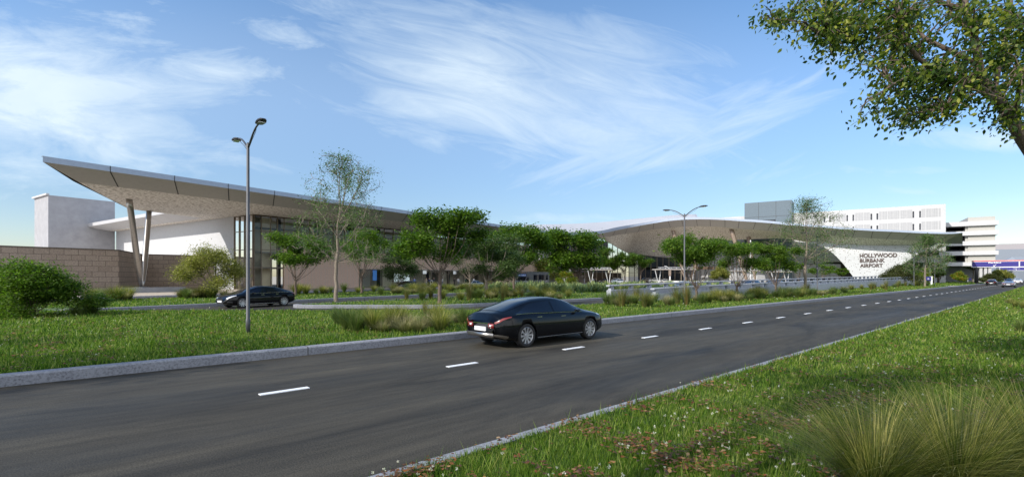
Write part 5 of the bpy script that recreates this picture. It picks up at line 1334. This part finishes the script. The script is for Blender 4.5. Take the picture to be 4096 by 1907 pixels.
# ---------------------------------------------------------------- foreground tree, upper right
rs = random.Random(77); rg = np.random.default_rng(77)
FX, FY = 11.4, 9.3
ft = thing('overhanging_tree', 'large dark leafy tree leaning into the upper right corner, seen from below', 'tree', (FX, FY, .12))
def fp(px, py, Y): return at(px, py, Y)-Vector((FX, FY, .12))
m = MB()
limbs = [([(4480, 1500, 9.3), (4330, 980, 9.3), (4190, 700, 9.2), (4095, 560, 9.1), (4045, 475, 9.0), (3975, 372, 8.9), (3920, 310, 8.8), (3905, 180, 8.8), (3870, 60, 8.9), (3850, -60, 9.0)], [.34, .26, .19, .165, .15, .13, .11, .09, .075, .06]),
 ([(4010, 420, 8.9), (3920, 355, 8.7), (3825, 318, 8.5), (3745, 285, 8.3), (3675, 235, 8.2), (3622, 170, 8.1), (3600, 90, 8.1)], [.11, .09, .075, .065, .055, .045, .02]),
 ([(3885, 140, 8.8), (3850, 90, 8.9), (3800, 55, 9.1), (3790, -40, 9.2)], [.07, .06, .05, .04]),
 ([(3905, 255, 8.8), (3810, 208, 8.9), (3700, 155, 9.0), (3640, 90, 9.2), (3600, 20, 9.4), (3560, -40, 9.5)], [.075, .06, .05, .04, .03, .02]),
 ([(3745, 285, 8.3), (3700, 292, 8.0), (3640, 300, 7.8), (3570, 340, 7.6), (3500, 385, 7.4), (3440, 430, 7.3)], [.05, .035, .028, .022, .016, .008]),
 ([(3640, 140, 9.0), (3560, 118, 9.0), (3480, 118, 8.8), (3400, 130, 8.6), (3300, 150, 8.5)], [.03, .022, .018, .014, .008]),
 ([(3860, 40, 8.9), (3700, -10, 9.3), (3500, -10, 9.5), (3300, 40, 9.4), (3150, 80, 9.2), (3100, 110, 9.1)], [.06, .05, .035, .025, .015, .008]),
 ([(3840, 330, 8.6), (3830, 400, 8.2), (3780, 440, 7.9)], [.03, .02, .01]), ([(4045, 475, 9), (4060, 440, 8.4), (4090, 300, 8.0), (4150, 150, 7.9)], [.07, .05, .04, .03]),
 ([(3975, 372, 8.9), (4000, 250, 9.4), (4040, 90, 9.9), (4050, -60, 10.2)], [.07, .055, .045, .035])]
for pts, rad in limbs: m.tube([fp(*p) for p in pts], [r_*.68 for r_ in rad], 9)
ell = [(3250, 40, 250, 80, 70), (3110, 60, 90, 50, 10), (3180, 110, 100, 45, 16), (3420, 150, 190, 120, 80), (3350, 185, 100, 60, 26), (3560, 60, 260, 120, 90), (3620, 220, 180, 110, 60), (3520, 250, 110, 55, 26), (3640, 330, 150, 60, 44),
       (3480, 440, 70, 40, 13), (3620, 440, 140, 75, 55), (3590, 500, 70, 35, 16), (3740, 400, 130, 70, 46), (3760, 300, 170, 80, 40), (3900, 230, 130, 90, 50), (3980, 130, 120, 140, 60), (4060, 220, 90, 180, 80),
       (4050, 400, 70, 90, 34), (3900, 400, 80, 50, 18), (3935, 440, 40, 40, 6), (4070, 500, 40, 50, 10), (4000, 500, 24, 30, 5), (3800, 30, 200, 70, 44), (4000, 20, 150, 70, 40), (4130, 330, 60, 200, 30), (3480, 20, 300, 50, 60)]
LIMBK = 1
limb_pts = [fp(*p) for pts, _ in limbs for p in pts]
cent = []
for (cx0, cy0, rx_, ry_, cnt_) in ell:
    for i in range(int(cnt_*.76)):
        while True:
            a, b_ = rs.uniform(-1, 1), rs.uniform(-1, 1)
            if a*a+b_*b_ < 1: break
        Yq = 7.6+2.4*rs.random(); cent.append(fp(cx0+a*rx_, cy0+b_*ry_, Yq))
tw = []
for c in cent:
    q = min(limb_pts, key=lambda p: (p-c).length)
    mid = q.lerp(c, .5)+Vector((0, 0, .12)); 
    if rs.random() < .55: m.tube([q, mid, c], [.016, .010, .004], 4, cap=False)
    tw.append((c, (c-q).normalized()))
m.build('trunk', 'bark', ft, True)
# broad leaves strung along drooping twig ends
LV = []
for c, d in tw:
    for k in range(17):
        t_ = rs.random(); p = c-d*.42*(1-t_)+Vector((rs.gauss(0, .11), rs.gauss(0, .13), rs.gauss(0, .085)))-Vector((0, 0, .06*t_))
        s = rs.uniform(.024, .046); a = Vector((rs.gauss(-.4, .7), rs.gauss(0, .7), rs.gauss(-.75, .5))).normalized(); nn = Vector((rs.gauss(0, 1), rs.gauss(0, 1), rs.gauss(.7, 1))); nn = (nn-a*nn.dot(a)).normalized(); b_ = a.cross(nn)
        LV.append([p-a*s*1.1, p-a*s*.3+b_*s*.62-nn*s*.1, p+a*s*.45+b_*s*.5-nn*s*.12, p+a*s*1.35-nn*s*.1, p+a*s*.45-b_*s*.5-nn*s*.12, p-a*s*.3-b_*s*.62-nn*s*.1])
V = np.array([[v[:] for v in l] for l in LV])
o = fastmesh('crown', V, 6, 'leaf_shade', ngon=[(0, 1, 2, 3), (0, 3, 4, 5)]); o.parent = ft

# ---------------------------------------------------------------- grass tufts and agaves
def tuft_mesh(seed, n, h, spread, lean, wid, mat, segs=4, curl=.6):
    rg = np.random.default_rng(seed); a = rg.random(n)*6.283; r0 = spread*np.sqrt(rg.random(n))*.35; L = h*(.55+.55*rg.random(n)); ln = lean*(.15+.95*rg.random(n))
    V = np.zeros((n, 2*segs+1, 3)); dx, dy = np.cos(a), np.sin(a); w_ = wid*(.7+.6*rg.random(n)); jx = rg.standard_normal(n)*.25; jy = rg.standard_normal(n)*.25
    for k in range(segs+1):
        f = k/segs; out = ln*L*(f**1.6)*(1); z = L*(f-curl*.35*ln*f**2.6); x = dx*(r0+out)+jx*out; y = dy*(r0+out)+jy*out
        if k < segs:
            ww = w_*(1-.75*f); V[:, 2*k] = np.stack([x-dy*ww, y+dx*ww, z], 1); V[:, 2*k+1] = np.stack([x+dy*ww, y-dx*ww, z], 1)
        else: V[:, 2*segs] = np.stack([x, y, z], 1)
    ng = [(2*k, 2*k+1, 2*k+3, 2*k+2) for k in range(segs-1)]+[(2*segs-2, 2*segs-1, 2*segs)]
    o = fastmesh('tuft', V, 2*segs+1, mat, ngon=ng); me = o.data; bpy.data.objects.remove(o); return me
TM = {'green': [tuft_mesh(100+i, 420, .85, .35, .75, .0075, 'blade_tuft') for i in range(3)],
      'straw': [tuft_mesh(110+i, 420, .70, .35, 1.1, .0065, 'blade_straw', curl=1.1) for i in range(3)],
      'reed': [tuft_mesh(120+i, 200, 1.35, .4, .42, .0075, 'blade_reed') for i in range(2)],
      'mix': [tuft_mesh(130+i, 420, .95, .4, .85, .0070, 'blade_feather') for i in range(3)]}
TL = {'green': ('green_grass_tuft', 'green'), 'straw': ('straw_grass_tuft', 'straw coloured'), 'reed': ('reed_grass_clump', 'tall upright reddish green'), 'mix': ('feather_grass_tuft', 'feathery green and tan')}
def tuft(kind, x, y, sc, where, rs, z=LZ):
    nm, ad = TL[kind]; o = bpy.data.objects.new(nm, rs.choice(TM[kind])); COL.objects.link(o); d = math.hypot(x, y)
    o.location = (x, y, z-.02); o.rotation_euler = (0, 0, rs.uniform(0, 6.28)); o.scale = (sc*rs.uniform(.9, 1.15), sc*rs.uniform(.9, 1.15), sc*rs.uniform(.85, 1.15))
    return tag(o, f'{ad} grass clump {where}', 'grass clump', f'{ad} grasses {where}')
rs = random.Random(5)
def tp(kind, px, py, sc, where): x, y = gp(px, py, LZ); return tuft(kind, x, y, sc, where, rs)
w1 = 'beside the kerb left of the passing car'
for k, px, py, sc in [('green', 1385, 1322, .95), ('reed', 1395, 1308, .85), ('green', 1440, 1318, .9), ('straw', 1530, 1330, .8), ('mix', 1490, 1325, .95), ('reed', 1465, 1300, .75), ('straw', 1640, 1318, .95), ('straw', 1710, 1312, 1.0), ('straw', 1780, 1308, 1.0), ('mix', 1600, 1306, .95), ('reed', 1700, 1258, .75), ('green', 1850, 1300, .8), ('mix', 1560, 1312, .9), ('straw', 1830, 1292, .9), ('straw', 1675, 1330, .8), ('mix', 1740, 1296, 1), ('straw', 1620, 1332, .9), ('green', 1420, 1330, .9), ('straw', 1570, 1318, 1), ('mix', 1760, 1325, .9), ('green', 1350, 1300, .8)]: tp(k, px, py, sc*(1.1 if k != 'reed' else .8), w1)
w2 = 'in the bed below the concrete barrier'
for i in range(96):
    s = rs.uniform(26, 62) if i < 84 else rs.uniform(62, 95); D = rs.uniform(15.6, 19.8) if s > 33 else rs.uniform(16.5, 21.0)
    x, y = sd(s, D); tuft(rs.choice(['green', 'mix', 'reed', 'green', 'straw', 'mix']), x, y, rs.uniform(.8, 1.2), w2, rs)
w3 = 'along the far lawn before the terminal'
for i in range(90):
    px = rs.choice([rs.uniform(1180, 1560), rs.uniform(1500, 1960), rs.uniform(350, 520), rs.uniform(720, 900), rs.uniform(1560, 1900)])
    u_ = None; v = rs.uniform(-50, -46.5) if px < 1500 else rs.uniform(-50, -39)
    p = on_v(px, 1105, v); tuft(rs.choice(['green', 'straw', 'mix', 'mix']), p.x, p.y, rs.uniform(.95, 1.45), w3, rs)
w4 = 'on the driveway island around the trees'
for i in range(80):
    px = rs.uniform(1600, 2290); Yq = rs.uniform(37, 62); x = (px-2048)/FP*Yq
    if to_sd(x, Yq)[1] < 27.8 or to_uv(x, Yq)[1] < -50: continue
    if -37.2 < to_uv(x, Yq)[1] < -30.4: continue
    tuft(rs.choice(['green', 'mix', 'straw', 'mix', 'reed']), x, Yq, rs.uniform(.8, 1.2), w4, rs)
w5 = 'at the far barrier end'
for i in range(16):
    x, y = sd(rs.uniform(104, 138), rs.uniform(17.5, 20.8)); 
    if to_sd(x, y)[0] > 118: y += .0
    tuft(rs.choice(['green', 'mix', 'reed']), x, y, rs.uniform(.9, 1.3), w5, rs)
w6 = 'beside the big shrub at the left edge'
for px, py in [(350, 1258), (325, 1262), (300, 1262), (60, 1265), (15, 1262), (375, 1256)]: tp('green', px, py, .7, w6)
w7 = 'on the near lawn at the right edge'
for px, py, k in [(4060, 1228, 'mix'), (4092, 1236, 'mix'), (4040, 1215, 'mix'), (4085, 1330, 'green')]:
    x, y = gp(px, py, .125); tuft(k, x, y, .62, w7, rs, .13)
# foreground feather grass
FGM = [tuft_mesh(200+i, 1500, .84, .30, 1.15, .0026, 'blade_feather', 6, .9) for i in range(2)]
def bigtuft(px, py, Y, sc, lb, i):
    o = bpy.data.objects.new('feather_grass_tuft', FGM[i]); COL.objects.link(o); o.location = ((px-2048)/FP*Y, Y, .1); o.scale = (sc, sc, sc*1.0); o.rotation_euler = (0, 0, i*1.3+px)
    tag(o, lb, 'grass clump')
bigtuft(3500, 0, 4.3, 1.25, 'feathery grass clump in the bottom right foreground, left of its neighbour', 0)
bigtuft(3830, 0, 4.3, 1.42, 'largest feathery tan grass clump in the bottom right corner', 1)
bigtuft(4170, 0, 4.5, 1.40, 'feathery grass clump cut by the right edge at the bottom corner', 0)
# agaves
def agave_mesh(seed, n=34):
    rg = random.Random(seed); V = []
    for i in range(n):
        f = i/n; a = i*2.399; el = .35+1.05*f+rg.uniform(-.1, .1); L = rg.uniform(.75, 1.05)*(1-.15*f); w_ = .042; d = Vector((math.cos(a)*math.cos(el), math.sin(a)*math.cos(el), math.sin(el))); s = Vector((-math.sin(a), math.cos(a), 0)); up = d.cross(s)*-1
        q = lambda t, k: d*L*t+s*w_*k-Vector((0, 0, 1))*.18*L*t*t*math.cos(el)
        V.append([q(0, -.7), q(0, .7), q(.45, 1), q(.45, -1), q(.8, -.6), q(.8, .6), q(1, 0)])
    A = np.array([[v[:] for v in l] for l in V]); o = fastmesh('agave', A, 7, 'blade_agave', ngon=[(0, 1, 2, 3), (3, 2, 5, 4), (4, 5, 6)]); me = o.data; bpy.data.objects.remove(o); return me
AG = [agave_mesh(i) for i in range(4)]
cnt_ = 0; tries = 0
while cnt_ < 230 and tries < 4000:
    tries += 1; px = rs.uniform(1955, 2960); base = rs.uniform(1128, 1168); x, y = gp(px, base, LZ)
    if y > 96: continue
    u_, v_ = to_uv(x, y); s_, D_ = to_sd(x, y)
    if D_ < 27.9 or v_ < -50.0 or px < 1960+max(0, (1150-base))*1.0: continue
    if -37.3 < v_ < -30.4 and px < 2100: continue
    o = bpy.data.objects.new('agave_plant', rs.choice(AG)); COL.objects.link(o); o.location = (x, y, LZ-.02 if v_ > -30.5 or v_ < -37 else 0); sc = rs.uniform(1.2, 1.7); o.scale = (sc, sc, sc*rs.uniform(.9, 1.2)); o.rotation_euler = (rs.uniform(-.1, .1), rs.uniform(-.1, .1), rs.uniform(0, 6.28))
    tag(o, 'spiky variegated agave in the dense bed between barrier and bus', 'agave', 'agaves in the bed beyond the barrier'); cnt_ += 1
# ================================================================ lamps, signs, shelters, people
def lamp(label, s, D, z=LZ, hgt=6.45, sc=1.0, group='double-headed street lamps along the road'):
    x, y = sd(s, D); t = thing('street_lamp', label, 'street lamp', (x, y, z), A_U, group)
    m = MB(); m.tube([(0, 0, -.05), (0, 0, .5), (0, 0, .52), (0, 0, hgt-z), (0, 0, hgt-z+.04)], [.070, .070, .056, .046, .03], 14); m.build('pole', 'pole_grey', t, True)
    for s_ in (1, -1):   # local y = across the road
        m = MB(); pts = []
        for i in range(9):
            f = i/8; pts.append((0, s_*(.05+1.15*f), hgt-z-.12+.52*math.sin(f*math.pi/2)))
        m.tube(pts, [.034-.008*i/8 for i in range(9)], 8); arm = m.build('arm', 'pole_grey', t, True)
        m = MB(); m.tube([(0, s_*.06, hgt-z-.2), (0, s_*.45, hgt-z+.03), (0, s_*.85, hgt-z+.22), (0, s_*.95, hgt-z+.34)], .008, 5); m.build('stay_rod', 'dark_metal', arm)
        m = MB(); c = (0, s_*1.12, hgt-z+.40); ring = []
        prof = [(0, .07, .03), (.08, .12, .05), (.3, .15, .06), (.48, .11, .045), (.56, .05, .02)]
        vs = []
        for d_, w_, h_ in prof:
            for a, b_ in ((-1, 0), (-.7, 1), (.7, 1), (1, 0), (.9, -.5), (-.9, -.5)): vs.append((a*w_, c[1]+s_*d_, c[2]+b_*h_+d_*.06))
        m.add(vs, [(i*6+j, i*6+(j+1) % 6, (i+1)*6+(j+1) % 6, (i+1)*6+j) for i in range(4) for j in range(6)]+[tuple(range(6)), tuple(range(24, 30))])
        hd = m.build('lamp_head', 'dark_metal', t)
        k = MB(); k.box(-.09, .09, min(c[1]+s_*.12, c[1]+s_*.42), max(c[1]+s_*.12, c[1]+s_*.42), c[2]-.036, c[2]-.022); k.build('lens', 'lamp_clear', hd)
    return t
lamp('tall dark lamp post with two heads in front of the parked black sedan', 4.7, 18.0)
lamp('double-headed lamp post between the passing car and the broad green tree', 32.6, 17.7)
lamp('double-headed lamp post beside the tall airy tree before the slate tower', 60.9, 17.6)
lamp('distant double-headed lamp post at the right end of the lettered wall', 114.6, 17.6)
lamp('distant double-headed lamp post in front of the white garage corner', 137, 17.6)
lamp('farthest lamp post, among the trees left of the sign gantry', 207, 17.6, hgt=7.2)

# gantries
def gantry(label, px, base, y0, y1, panels, red, words):
    x, y = gp(px, base, LZ); t = thing('sign_gantry', label, 'sign', (x, y, LZ), A_U-math.pi/2)   # local x runs to the right across the road
    k = y/FP; zb = H0+(HY-y1)*k-LZ; zt = H0+(HY-y0)*k-LZ
    m = MB(); m.tube([(0, .35, -.1), (0, .35, zt-.1)], .36, 14); m.build('post', 'dark_metal', t, True)
    m = MB(); m.tube([(0, .35, zt-.4), (sum(p for p in panels), .35, zt-.4)], .16, 8); m.build('beam', 'dark_metal', t)
    m = MB(); m.tube([(sum(panels), .35, -.1), (sum(panels), .35, zt-.1)], .36, 14); m.build('post', 'dark_metal', t, True)
    xx = -.9
    for i, (w_, wd) in enumerate(zip(panels, words)):
        m = MB(); m.box(xx, xx+w_, -.02, .1, zb, zt); pn = m.build('sign_panel', 'white_paint', t)
        m = MB(); rh = .14*(zt-zb) if red else 0
        m.box(xx+.1, xx+w_-.1, -.035, -.021, zb+.12, zt-.12-rh); m.build('panel_face', 'sign_blue', pn)
        if red: m = MB(); m.box(xx, xx+w_, -.07, -.005, zt-rh, zt-.03); m.build('red_band', 'sign_red', pn)
        H = zt-zb
        word, arrow = wd
        cx = xx+w_*.5
        if word: 
            tw_ = w_*.27 if red else w_*.2; hh = H*.19
            place_text('lettering', word, (cx-tw_/2, -.045, zb+H*.52), (1, 0), hh*(1.25 if word[0] == 'P' else 1), tw_, 'white_paint', pn, .004, .03)
        m = MB(); a = H*.14; cz = zb+H*.27
        def bar(p, q, w2=.045*H/2): 
            P_, Q_ = Vector((p[0], 0, p[1])), Vector((q[0], 0, q[1])); d = (Q_-P_).normalized(); n2 = Vector((-d.z, 0, d.x))*w2
            m.add([(v.x, -.045, v.z) for v in (P_-n2, Q_-n2, Q_+n2, P_+n2)], [(0, 1, 2, 3)])
        if arrow == 'down': bar((cx, cz+a), (cx, cz-a)); bar((cx, cz-a), (cx-a*.8, cz-.1*a)); bar((cx, cz-a), (cx+a*.8, cz-.1*a))
        if arrow == 'dl': bar((cx+a, cz+a), (cx-a, cz-a)); bar((cx-a, cz-a), (cx-a, cz+.2*a)); bar((cx-a, cz-a), (cx+.2*a, cz-a))
        if arrow: m.build('arrow', 'white_paint', pn)
        xx += w_
    return t
gantry('blue overhead sign gantry with red top band, Parking and Valet panels, nearer of the two', 3905.5, 1135, 1042, 1069, (8.6, 9.6, 9.6), True, (('Parking', 'dl'), ('Valet', 'down'), ('', 'down')))
gantry('smaller blue overhead sign gantry seen below and behind the red-topped one', 4011, 1124, 1068.5, 1082, (9.5, 9.5, 9), False, (('Valet', 'down'), ('', 'down'), ('', 'down')))
def wayfind(label, px0, px1, y0, y1, ppx, Y, arrow=True, word=None):
    A = at(px0, y1, Y); B = at(px1, y0, Y); t = thing('blue_way_sign', label, 'sign', ((A.x+B.x)/2, Y, LZ)); ox = (A.x+B.x)/2
    m = MB(); m.box(A.x-ox, B.x-ox, -.06, .06, A.z-LZ, B.z-LZ); m.build('sign_face', 'sign_blue', t)
    m = MB(); P_ = at(ppx, y0, Y); m.box(P_.x-ox-.14, P_.x-ox+.14, -.1, .1, -.05, P_.z-LZ+.1); m.build('post', 'white_paint', t)
    if arrow:
        m = MB(); c = Vector((A.x*.55+B.x*.45-ox, -.07, A.z*.55+B.z*.45-LZ)); a = (B.z-A.z)*.28; w_ = a*.16
        m.add([c+Vector((-a, 0, -w_)), c+Vector((a*1.1, 0, -w_)), c+Vector((a*1.1, 0, w_)), c+Vector((-a, 0, w_))], [(0, 1, 2, 3)])
        for s_ in (1, -1): m.add([c+Vector((-a*1.15, 0, 0)), c+Vector((-a*.25, 0, s_*a*.85)), c+Vector((0, 0, s_*a*.6)), c+Vector((-a*.7, 0, 0))], [(0, 1, 2, 3)])
        m.build('arrow', 'white_paint', t)
wayfind('small blue sign with white left arrow beside the garage corner', 3703, 3725, 1106, 1121, 3726.5, 112)
wayfind('small blue sign on white posts among trees left of the gantry', 3872, 3884, 1112, 1119, 3870, 150, False)
wayfind('low blue sign behind the lime green tree by the barrier end', 3662, 3674, 1106, 1118, 3676, 120, False)

# shelters
def shelter(label, px0, px1, ytop, Y, zb=.0):
    x0, x1 = (px0-2048)/FP*Y, (px1-2048)/FP*Y; z = H0+(HY-ytop)*Y/FP; L = x1-x0
    t = thing('canopy_shelter', label, 'shelter', (x0, Y, zb), .0, 'white canopy shelters on V legs'); h = z-zb
    m = MB(); m.box(0, L, -.2, 2.6, h-.02, h+.09); m.build('roof', 'shelter_white', t)
    m = MB(); m.box(-.1, L+.15, -.3, 2.7, h-.12, h-.021); m.build('roof_underside', 'brown_steel', t)
    m = MB(); 
    for yy_ in (.2, 1.8): m.tube([(L*.12, yy_, h+.42), (L*.95, yy_, h+.42)], .05, 6)
    n = 6
    for i in range(n+1):
        xx = L*.12+L*.83*i/n; m.tube([(xx, .2, h+.14), (xx, .2, h+.42), (xx, 1.8, h+.42)], .045, 5)
    m.build('solar_frame', 'shelter_white', t)
    for xx in (.55, L-.9):
        for a in (-.55, .75):
            m = MB(); m.tube([(xx+.25, .3, -.05), (xx+a, .3 if a < 0 else .6, h-.1)], [.06, .095], 10); m.build('leg', 'shelter_white', t)
shelter('white flat canopy shelter on V legs left of the entrance trees', 2352, 2448, 1078, 112)
shelter('widest white canopy shelter on V legs, left of the second lamp post', 2622, 2782, 1077, 108)
shelter('white canopy shelter on V legs behind the second roadside tree', 2942, 3038, 1082, 102)
shelter('small white canopy shelter on V legs before the slate tower', 3088, 3164, 1086, 108)
# traffic signal, poles, kiosks
x = (2680-2048)/FP*125; t = thing('traffic_signal', 'pale pole with curved arm and traffic signal near the middle shelter', 'traffic light', (x, 125, 0))
m = MB(); m.tube([(0, 0, 0), (0, 0, 3.0)], .16, 10); m.build('pole', 'white_paint', t)
m = MB(); m.tube([(0, 0, 3.0), (0, 0, 3.6), (-.3, 0, 4.2), (-.9, 0, 4.6), (-1.4, 0, 4.7)], .07, 8); m.build('arm', 'white_paint', t)
m = MB(); m.box(-.35, .2, -.25, .1, 2.3, 3.7); sg = m.build('signal_head', 'brown_steel', t); m = MB(); m.tube([(-.1, -.26, 2.35), (-.1, -.3, 2.35)], .12, 10); m.build('red_lens', 'tail_red', sg)
for i, (px, y0, Y, lb) in enumerate([(3002, 960, 112, 'tall thin white mast in front of the slate tower')]):
    X_ = (px-2048)/FP*Y; t = thing('mast', lb, 'pole', (X_, Y, 0)); m = MB(); m.tube([(0, 0, 0), (0, 0, H0+(HY-y0)*Y/FP)], [.14, .1], 8); m.build('pole', 'white_paint', t)
for i, (px, y0, Y, lb) in enumerate([(3265, 1040, 118, 'dark security camera pole beyond the barrier near the airy tree'), (2858, 1040, 100, 'thin dark pole beyond the rail beside the yellow olive tree'), (3175, 1052, 120, 'thin dark pole at the left end of the white garage base')]):
    X_ = (px-2048)/FP*Y; t = thing('dark_pole', lb, 'pole', (X_, Y, 0)); h = H0+(HY-y0)*Y/FP
    m = MB(); m.tube([(0, 0, 0), (0, 0, h)], .11, 8); m.build('pole', 'dark_metal', t)
    if i == 0: m = MB(); m.tube([(0, 0, h-.3), (.9, 0, h+.8)], .15, 6); m.build('camera_arm', 'dark_metal', t)
for px, Y, lb in ((2715, 130, 'white planter box below the middle shelter, left one'), (2768, 126, 'small white planter box beside the brown raking column')):
    X_ = (px-2048)/FP*Y; t = thing('planter_box', lb, 'planter', (X_, Y, 0)); m = MB(); m.box(-1.6, 1.6, -.4, .4, 0, .95); m.build('box', 'white_paint', t); m = MB(); m.box(-1.5, 1.5, -.32, .32, .951, .97); m.build('soil', 'lawn_soil', t)
p = on_v(1727, 1105, -62); t = thing('ticket_kiosk', 'white self-service kiosk between the standing travellers', 'kiosk', (p.x, p.y, .15)); m = MB(); m.box(-.25, .25, -.2, .2, 0, 1.25); m.build('cabinet', 'white_paint', t); m = MB(); m.box(-.18, .18, -.23, -.201, .75, 1.15); m.build('screen', 'dark_metal', t)
p = on_v(1747, 1105, -60.6); t = thing('luggage_trolley', 'black luggage stacked beside the standing travellers', 'luggage', (p.x, p.y, .15)); m = MB(); m.box(-.6, .6, -.3, .3, .08, .62); m.build('case', 'cloth_black', t); m = MB(); m.tube([(-.5, .25, .6), (-.5, .3, 1.0), (.1, .3, 1.0), (.1, .25, .6)], .02, 5); m.build('handle', 'steel', t)

# people: one continuous skinned body each, hair as a child
def person(label, px, v, top, legs, seed, face=0.0, arm='down', z=.15, Y=None):
    rs = random.Random(seed); p = on_v(px, 1105, v) if Y is None else at(px, 1105, Y)
    J = {}; E = []; Rr = []
    vs = []; 
    def add(q, r, parent=None):
        vs.append(q); Rr.append(r)
        if parent is not None: E.append((parent, len(vs)-1))
        return len(vs)-1
    st = rs.uniform(.06, .13)
    pel = add((0, 0, .95), .135); sp1 = add((0, .01, 1.12), .125, pel); ch = add((0, 0, 1.32), .145, sp1); nk = add((0, 0, 1.48), .055, ch); hd0 = add((0, -.01, 1.56), .075, nk); hd = add((0, -.015, 1.66), .095, hd0); add((0, -.01, 1.74), .065, hd); add((0, -.115, 1.63), .018, hd)
    for s in (1, -1):
        sh = add((s*.18, 0, 1.42), .06, ch)
        if arm == 'down' or s < 0:
            el = add((s*.24, .03, 1.14), .042, sh); wr = add((s*.25, -.05, .90), .028, el); pa = add((s*.25, -.07, .83), .030, wr); fd = Vector((0, -.15, -1))
        else:
            el = add((s*.25, -.02, 1.15), .042, sh); wr = add((s*.14, -.24, 1.22), .028, el); pa = add((s*.10, -.30, 1.25), .030, wr); fd = Vector((-.3, -.8, .3))
        b0 = Vector(vs[pa]); fd.normalize()
        for k in range(4): 
            q = b0+Vector(((k-1.5)*.016, 0, 0))+fd*(.055+.012*(1 if k in (1, 2) else 0)); a_ = add(tuple(q), .008, pa); add(tuple(q+fd*.025+Vector((0, -.012, 0))), .007, a_)
        add(tuple(b0+Vector((-s*.035, -.02, 0))+fd*.02), .009, pa)
        hp = add((s*.09, 0, .88), .095, pel); kn = add((s*.10, -.02-s*st*.3, .50), .062, hp); an = add((s*.10, .02-s*st, .09), .04, kn); add((s*.11, -.13-s*st, .04), .035, an)
    me = bpy.data.meshes.new('person'); me.from_pydata(vs, E, []); o = bpy.data.objects.new('person_tmp', me); COL.objects.link(o)
    sk = o.modifiers.new('s', 'SKIN')
    for i, r in enumerate(Rr): me.skin_vertices[0].data[i].radius = (r, r)
    me.skin_vertices[0].data[0].use_root = True
    sb = o.modifiers.new('b', 'SUBSURF'); sb.levels = 1; sb.render_levels = 1
    dg = bpy.context.evaluated_depsgraph_get(); bm = bpy.data.meshes.new_from_object(o.evaluated_get(dg)); bpy.data.objects.remove(o)
    for nm in ('skin', top, legs, 'cloth_black'): bm.materials.append(MATS[nm])
    for f in bm.polygons:
        c = f.center; f.use_smooth = True
        if c.z < .09: i = 3
        elif c.z < .98 and abs(c.x) < .21: i = 2
        elif c.z < 1.47 and not (c.z < .95 and abs(c.x) > .2) and not (arm != 'down' and c.y < -.2): i = 1
        else: i = 0
        f.material_index = i
    body = link('person', bm, None, (p.x, p.y, z), face); tag(body, label, 'person')
    m = MB(); vs2 = []
    for a in range(5):
        th_ = a/4*math.pi*.55
        for b_ in range(10):
            ph = b_/10*6.283; vs2.append((math.sin(th_)*math.cos(ph)*.105, .012+math.sin(th_)*math.sin(ph)*.115, 1.665+math.cos(th_)*.125 - (.05 if math.sin(ph) > .2 and a == 4 else 0)))
    m.add(vs2, [(i*10+j, i*10+(j+1) % 10, (i+1)*10+(j+1) % 10, (i+1)*10+j) for i in range(4) for j in range(10)]); m.build('hair', 'hair', body, True)
PP = [('person in khaki top and grey trousers standing left of two others', 1705, -60.5, 'cloth_khaki', 'cloth_grey', .6, 'up'), ('person in navy jacket and black trousers beside the khaki one', 1717, -60.3, 'cloth_navy', 'cloth_black', -.3, 'down'),
 ('person in dark blue top behind the black luggage', 1736, -61.5, 'cloth_navy', 'cloth_black', -1.2, 'down'), ('person in light blue shirt by the landscape screen', 1658, -63, 'cloth_blue', 'cloth_denim', .4, 'up'),
 ('person in white shirt in front of the landscape screen', 1606, -66, 'cloth_white', 'cloth_black', 1, 'down'), ('person in white top right of the kiosk and trunk', 1770, -64, 'cloth_white', 'cloth_denim', 2, 'down'),
 ('person in black top left of the pair by the hanging sign', 1817, -62, 'cloth_black', 'cloth_black', 1.2, 'down'), ('person in pale top under the right hanging sign', 1833, -63, 'cloth_white', 'cloth_grey', .2, 'down'),
 ('person in dark green top between two trees near the pale sedan', 1862, -62, 'cloth_green', 'cloth_black', 2.2, 'up'), ('person in white shirt behind the pale silver sedan', 1895, -62.5, 'cloth_white', 'cloth_navy', .9, 'down')]
for i, (lb, px, v, a, b_, fc, ar) in enumerate(PP): person(lb, px, v, a, b_, 60+i, fc, ar)
PQ = [('person in light blue shirt right of the orange flowering bush', 2304, 120, 'cloth_blue', 'cloth_grey'), ('person in white cap and grey clothes left of the left shelter', 2337, 130, 'cloth_grey', 'cloth_grey'), ('person in white shirt under the left shelter, left of a pair', 2373, 135, 'cloth_white', 'cloth_black'),
 ('person in black top under the left shelter', 2381, 138, 'cloth_black', 'cloth_black'), ('person in pale top under the left shelter, right of a pair', 2386, 137, 'cloth_khaki', 'cloth_black'), ('person in white shirt behind the dark brown car', 2416, 156, 'cloth_white', 'cloth_navy'), ('person in pink white shirt behind the white car', 2450, 160, 'cloth_white', 'cloth_black')]
for i, (lb, px, Y, a, b_) in enumerate(PQ): person(lb, px, None, a, b_, 80+i, i*1.1, 'down' if i % 2 else 'up', 0.0, Y)
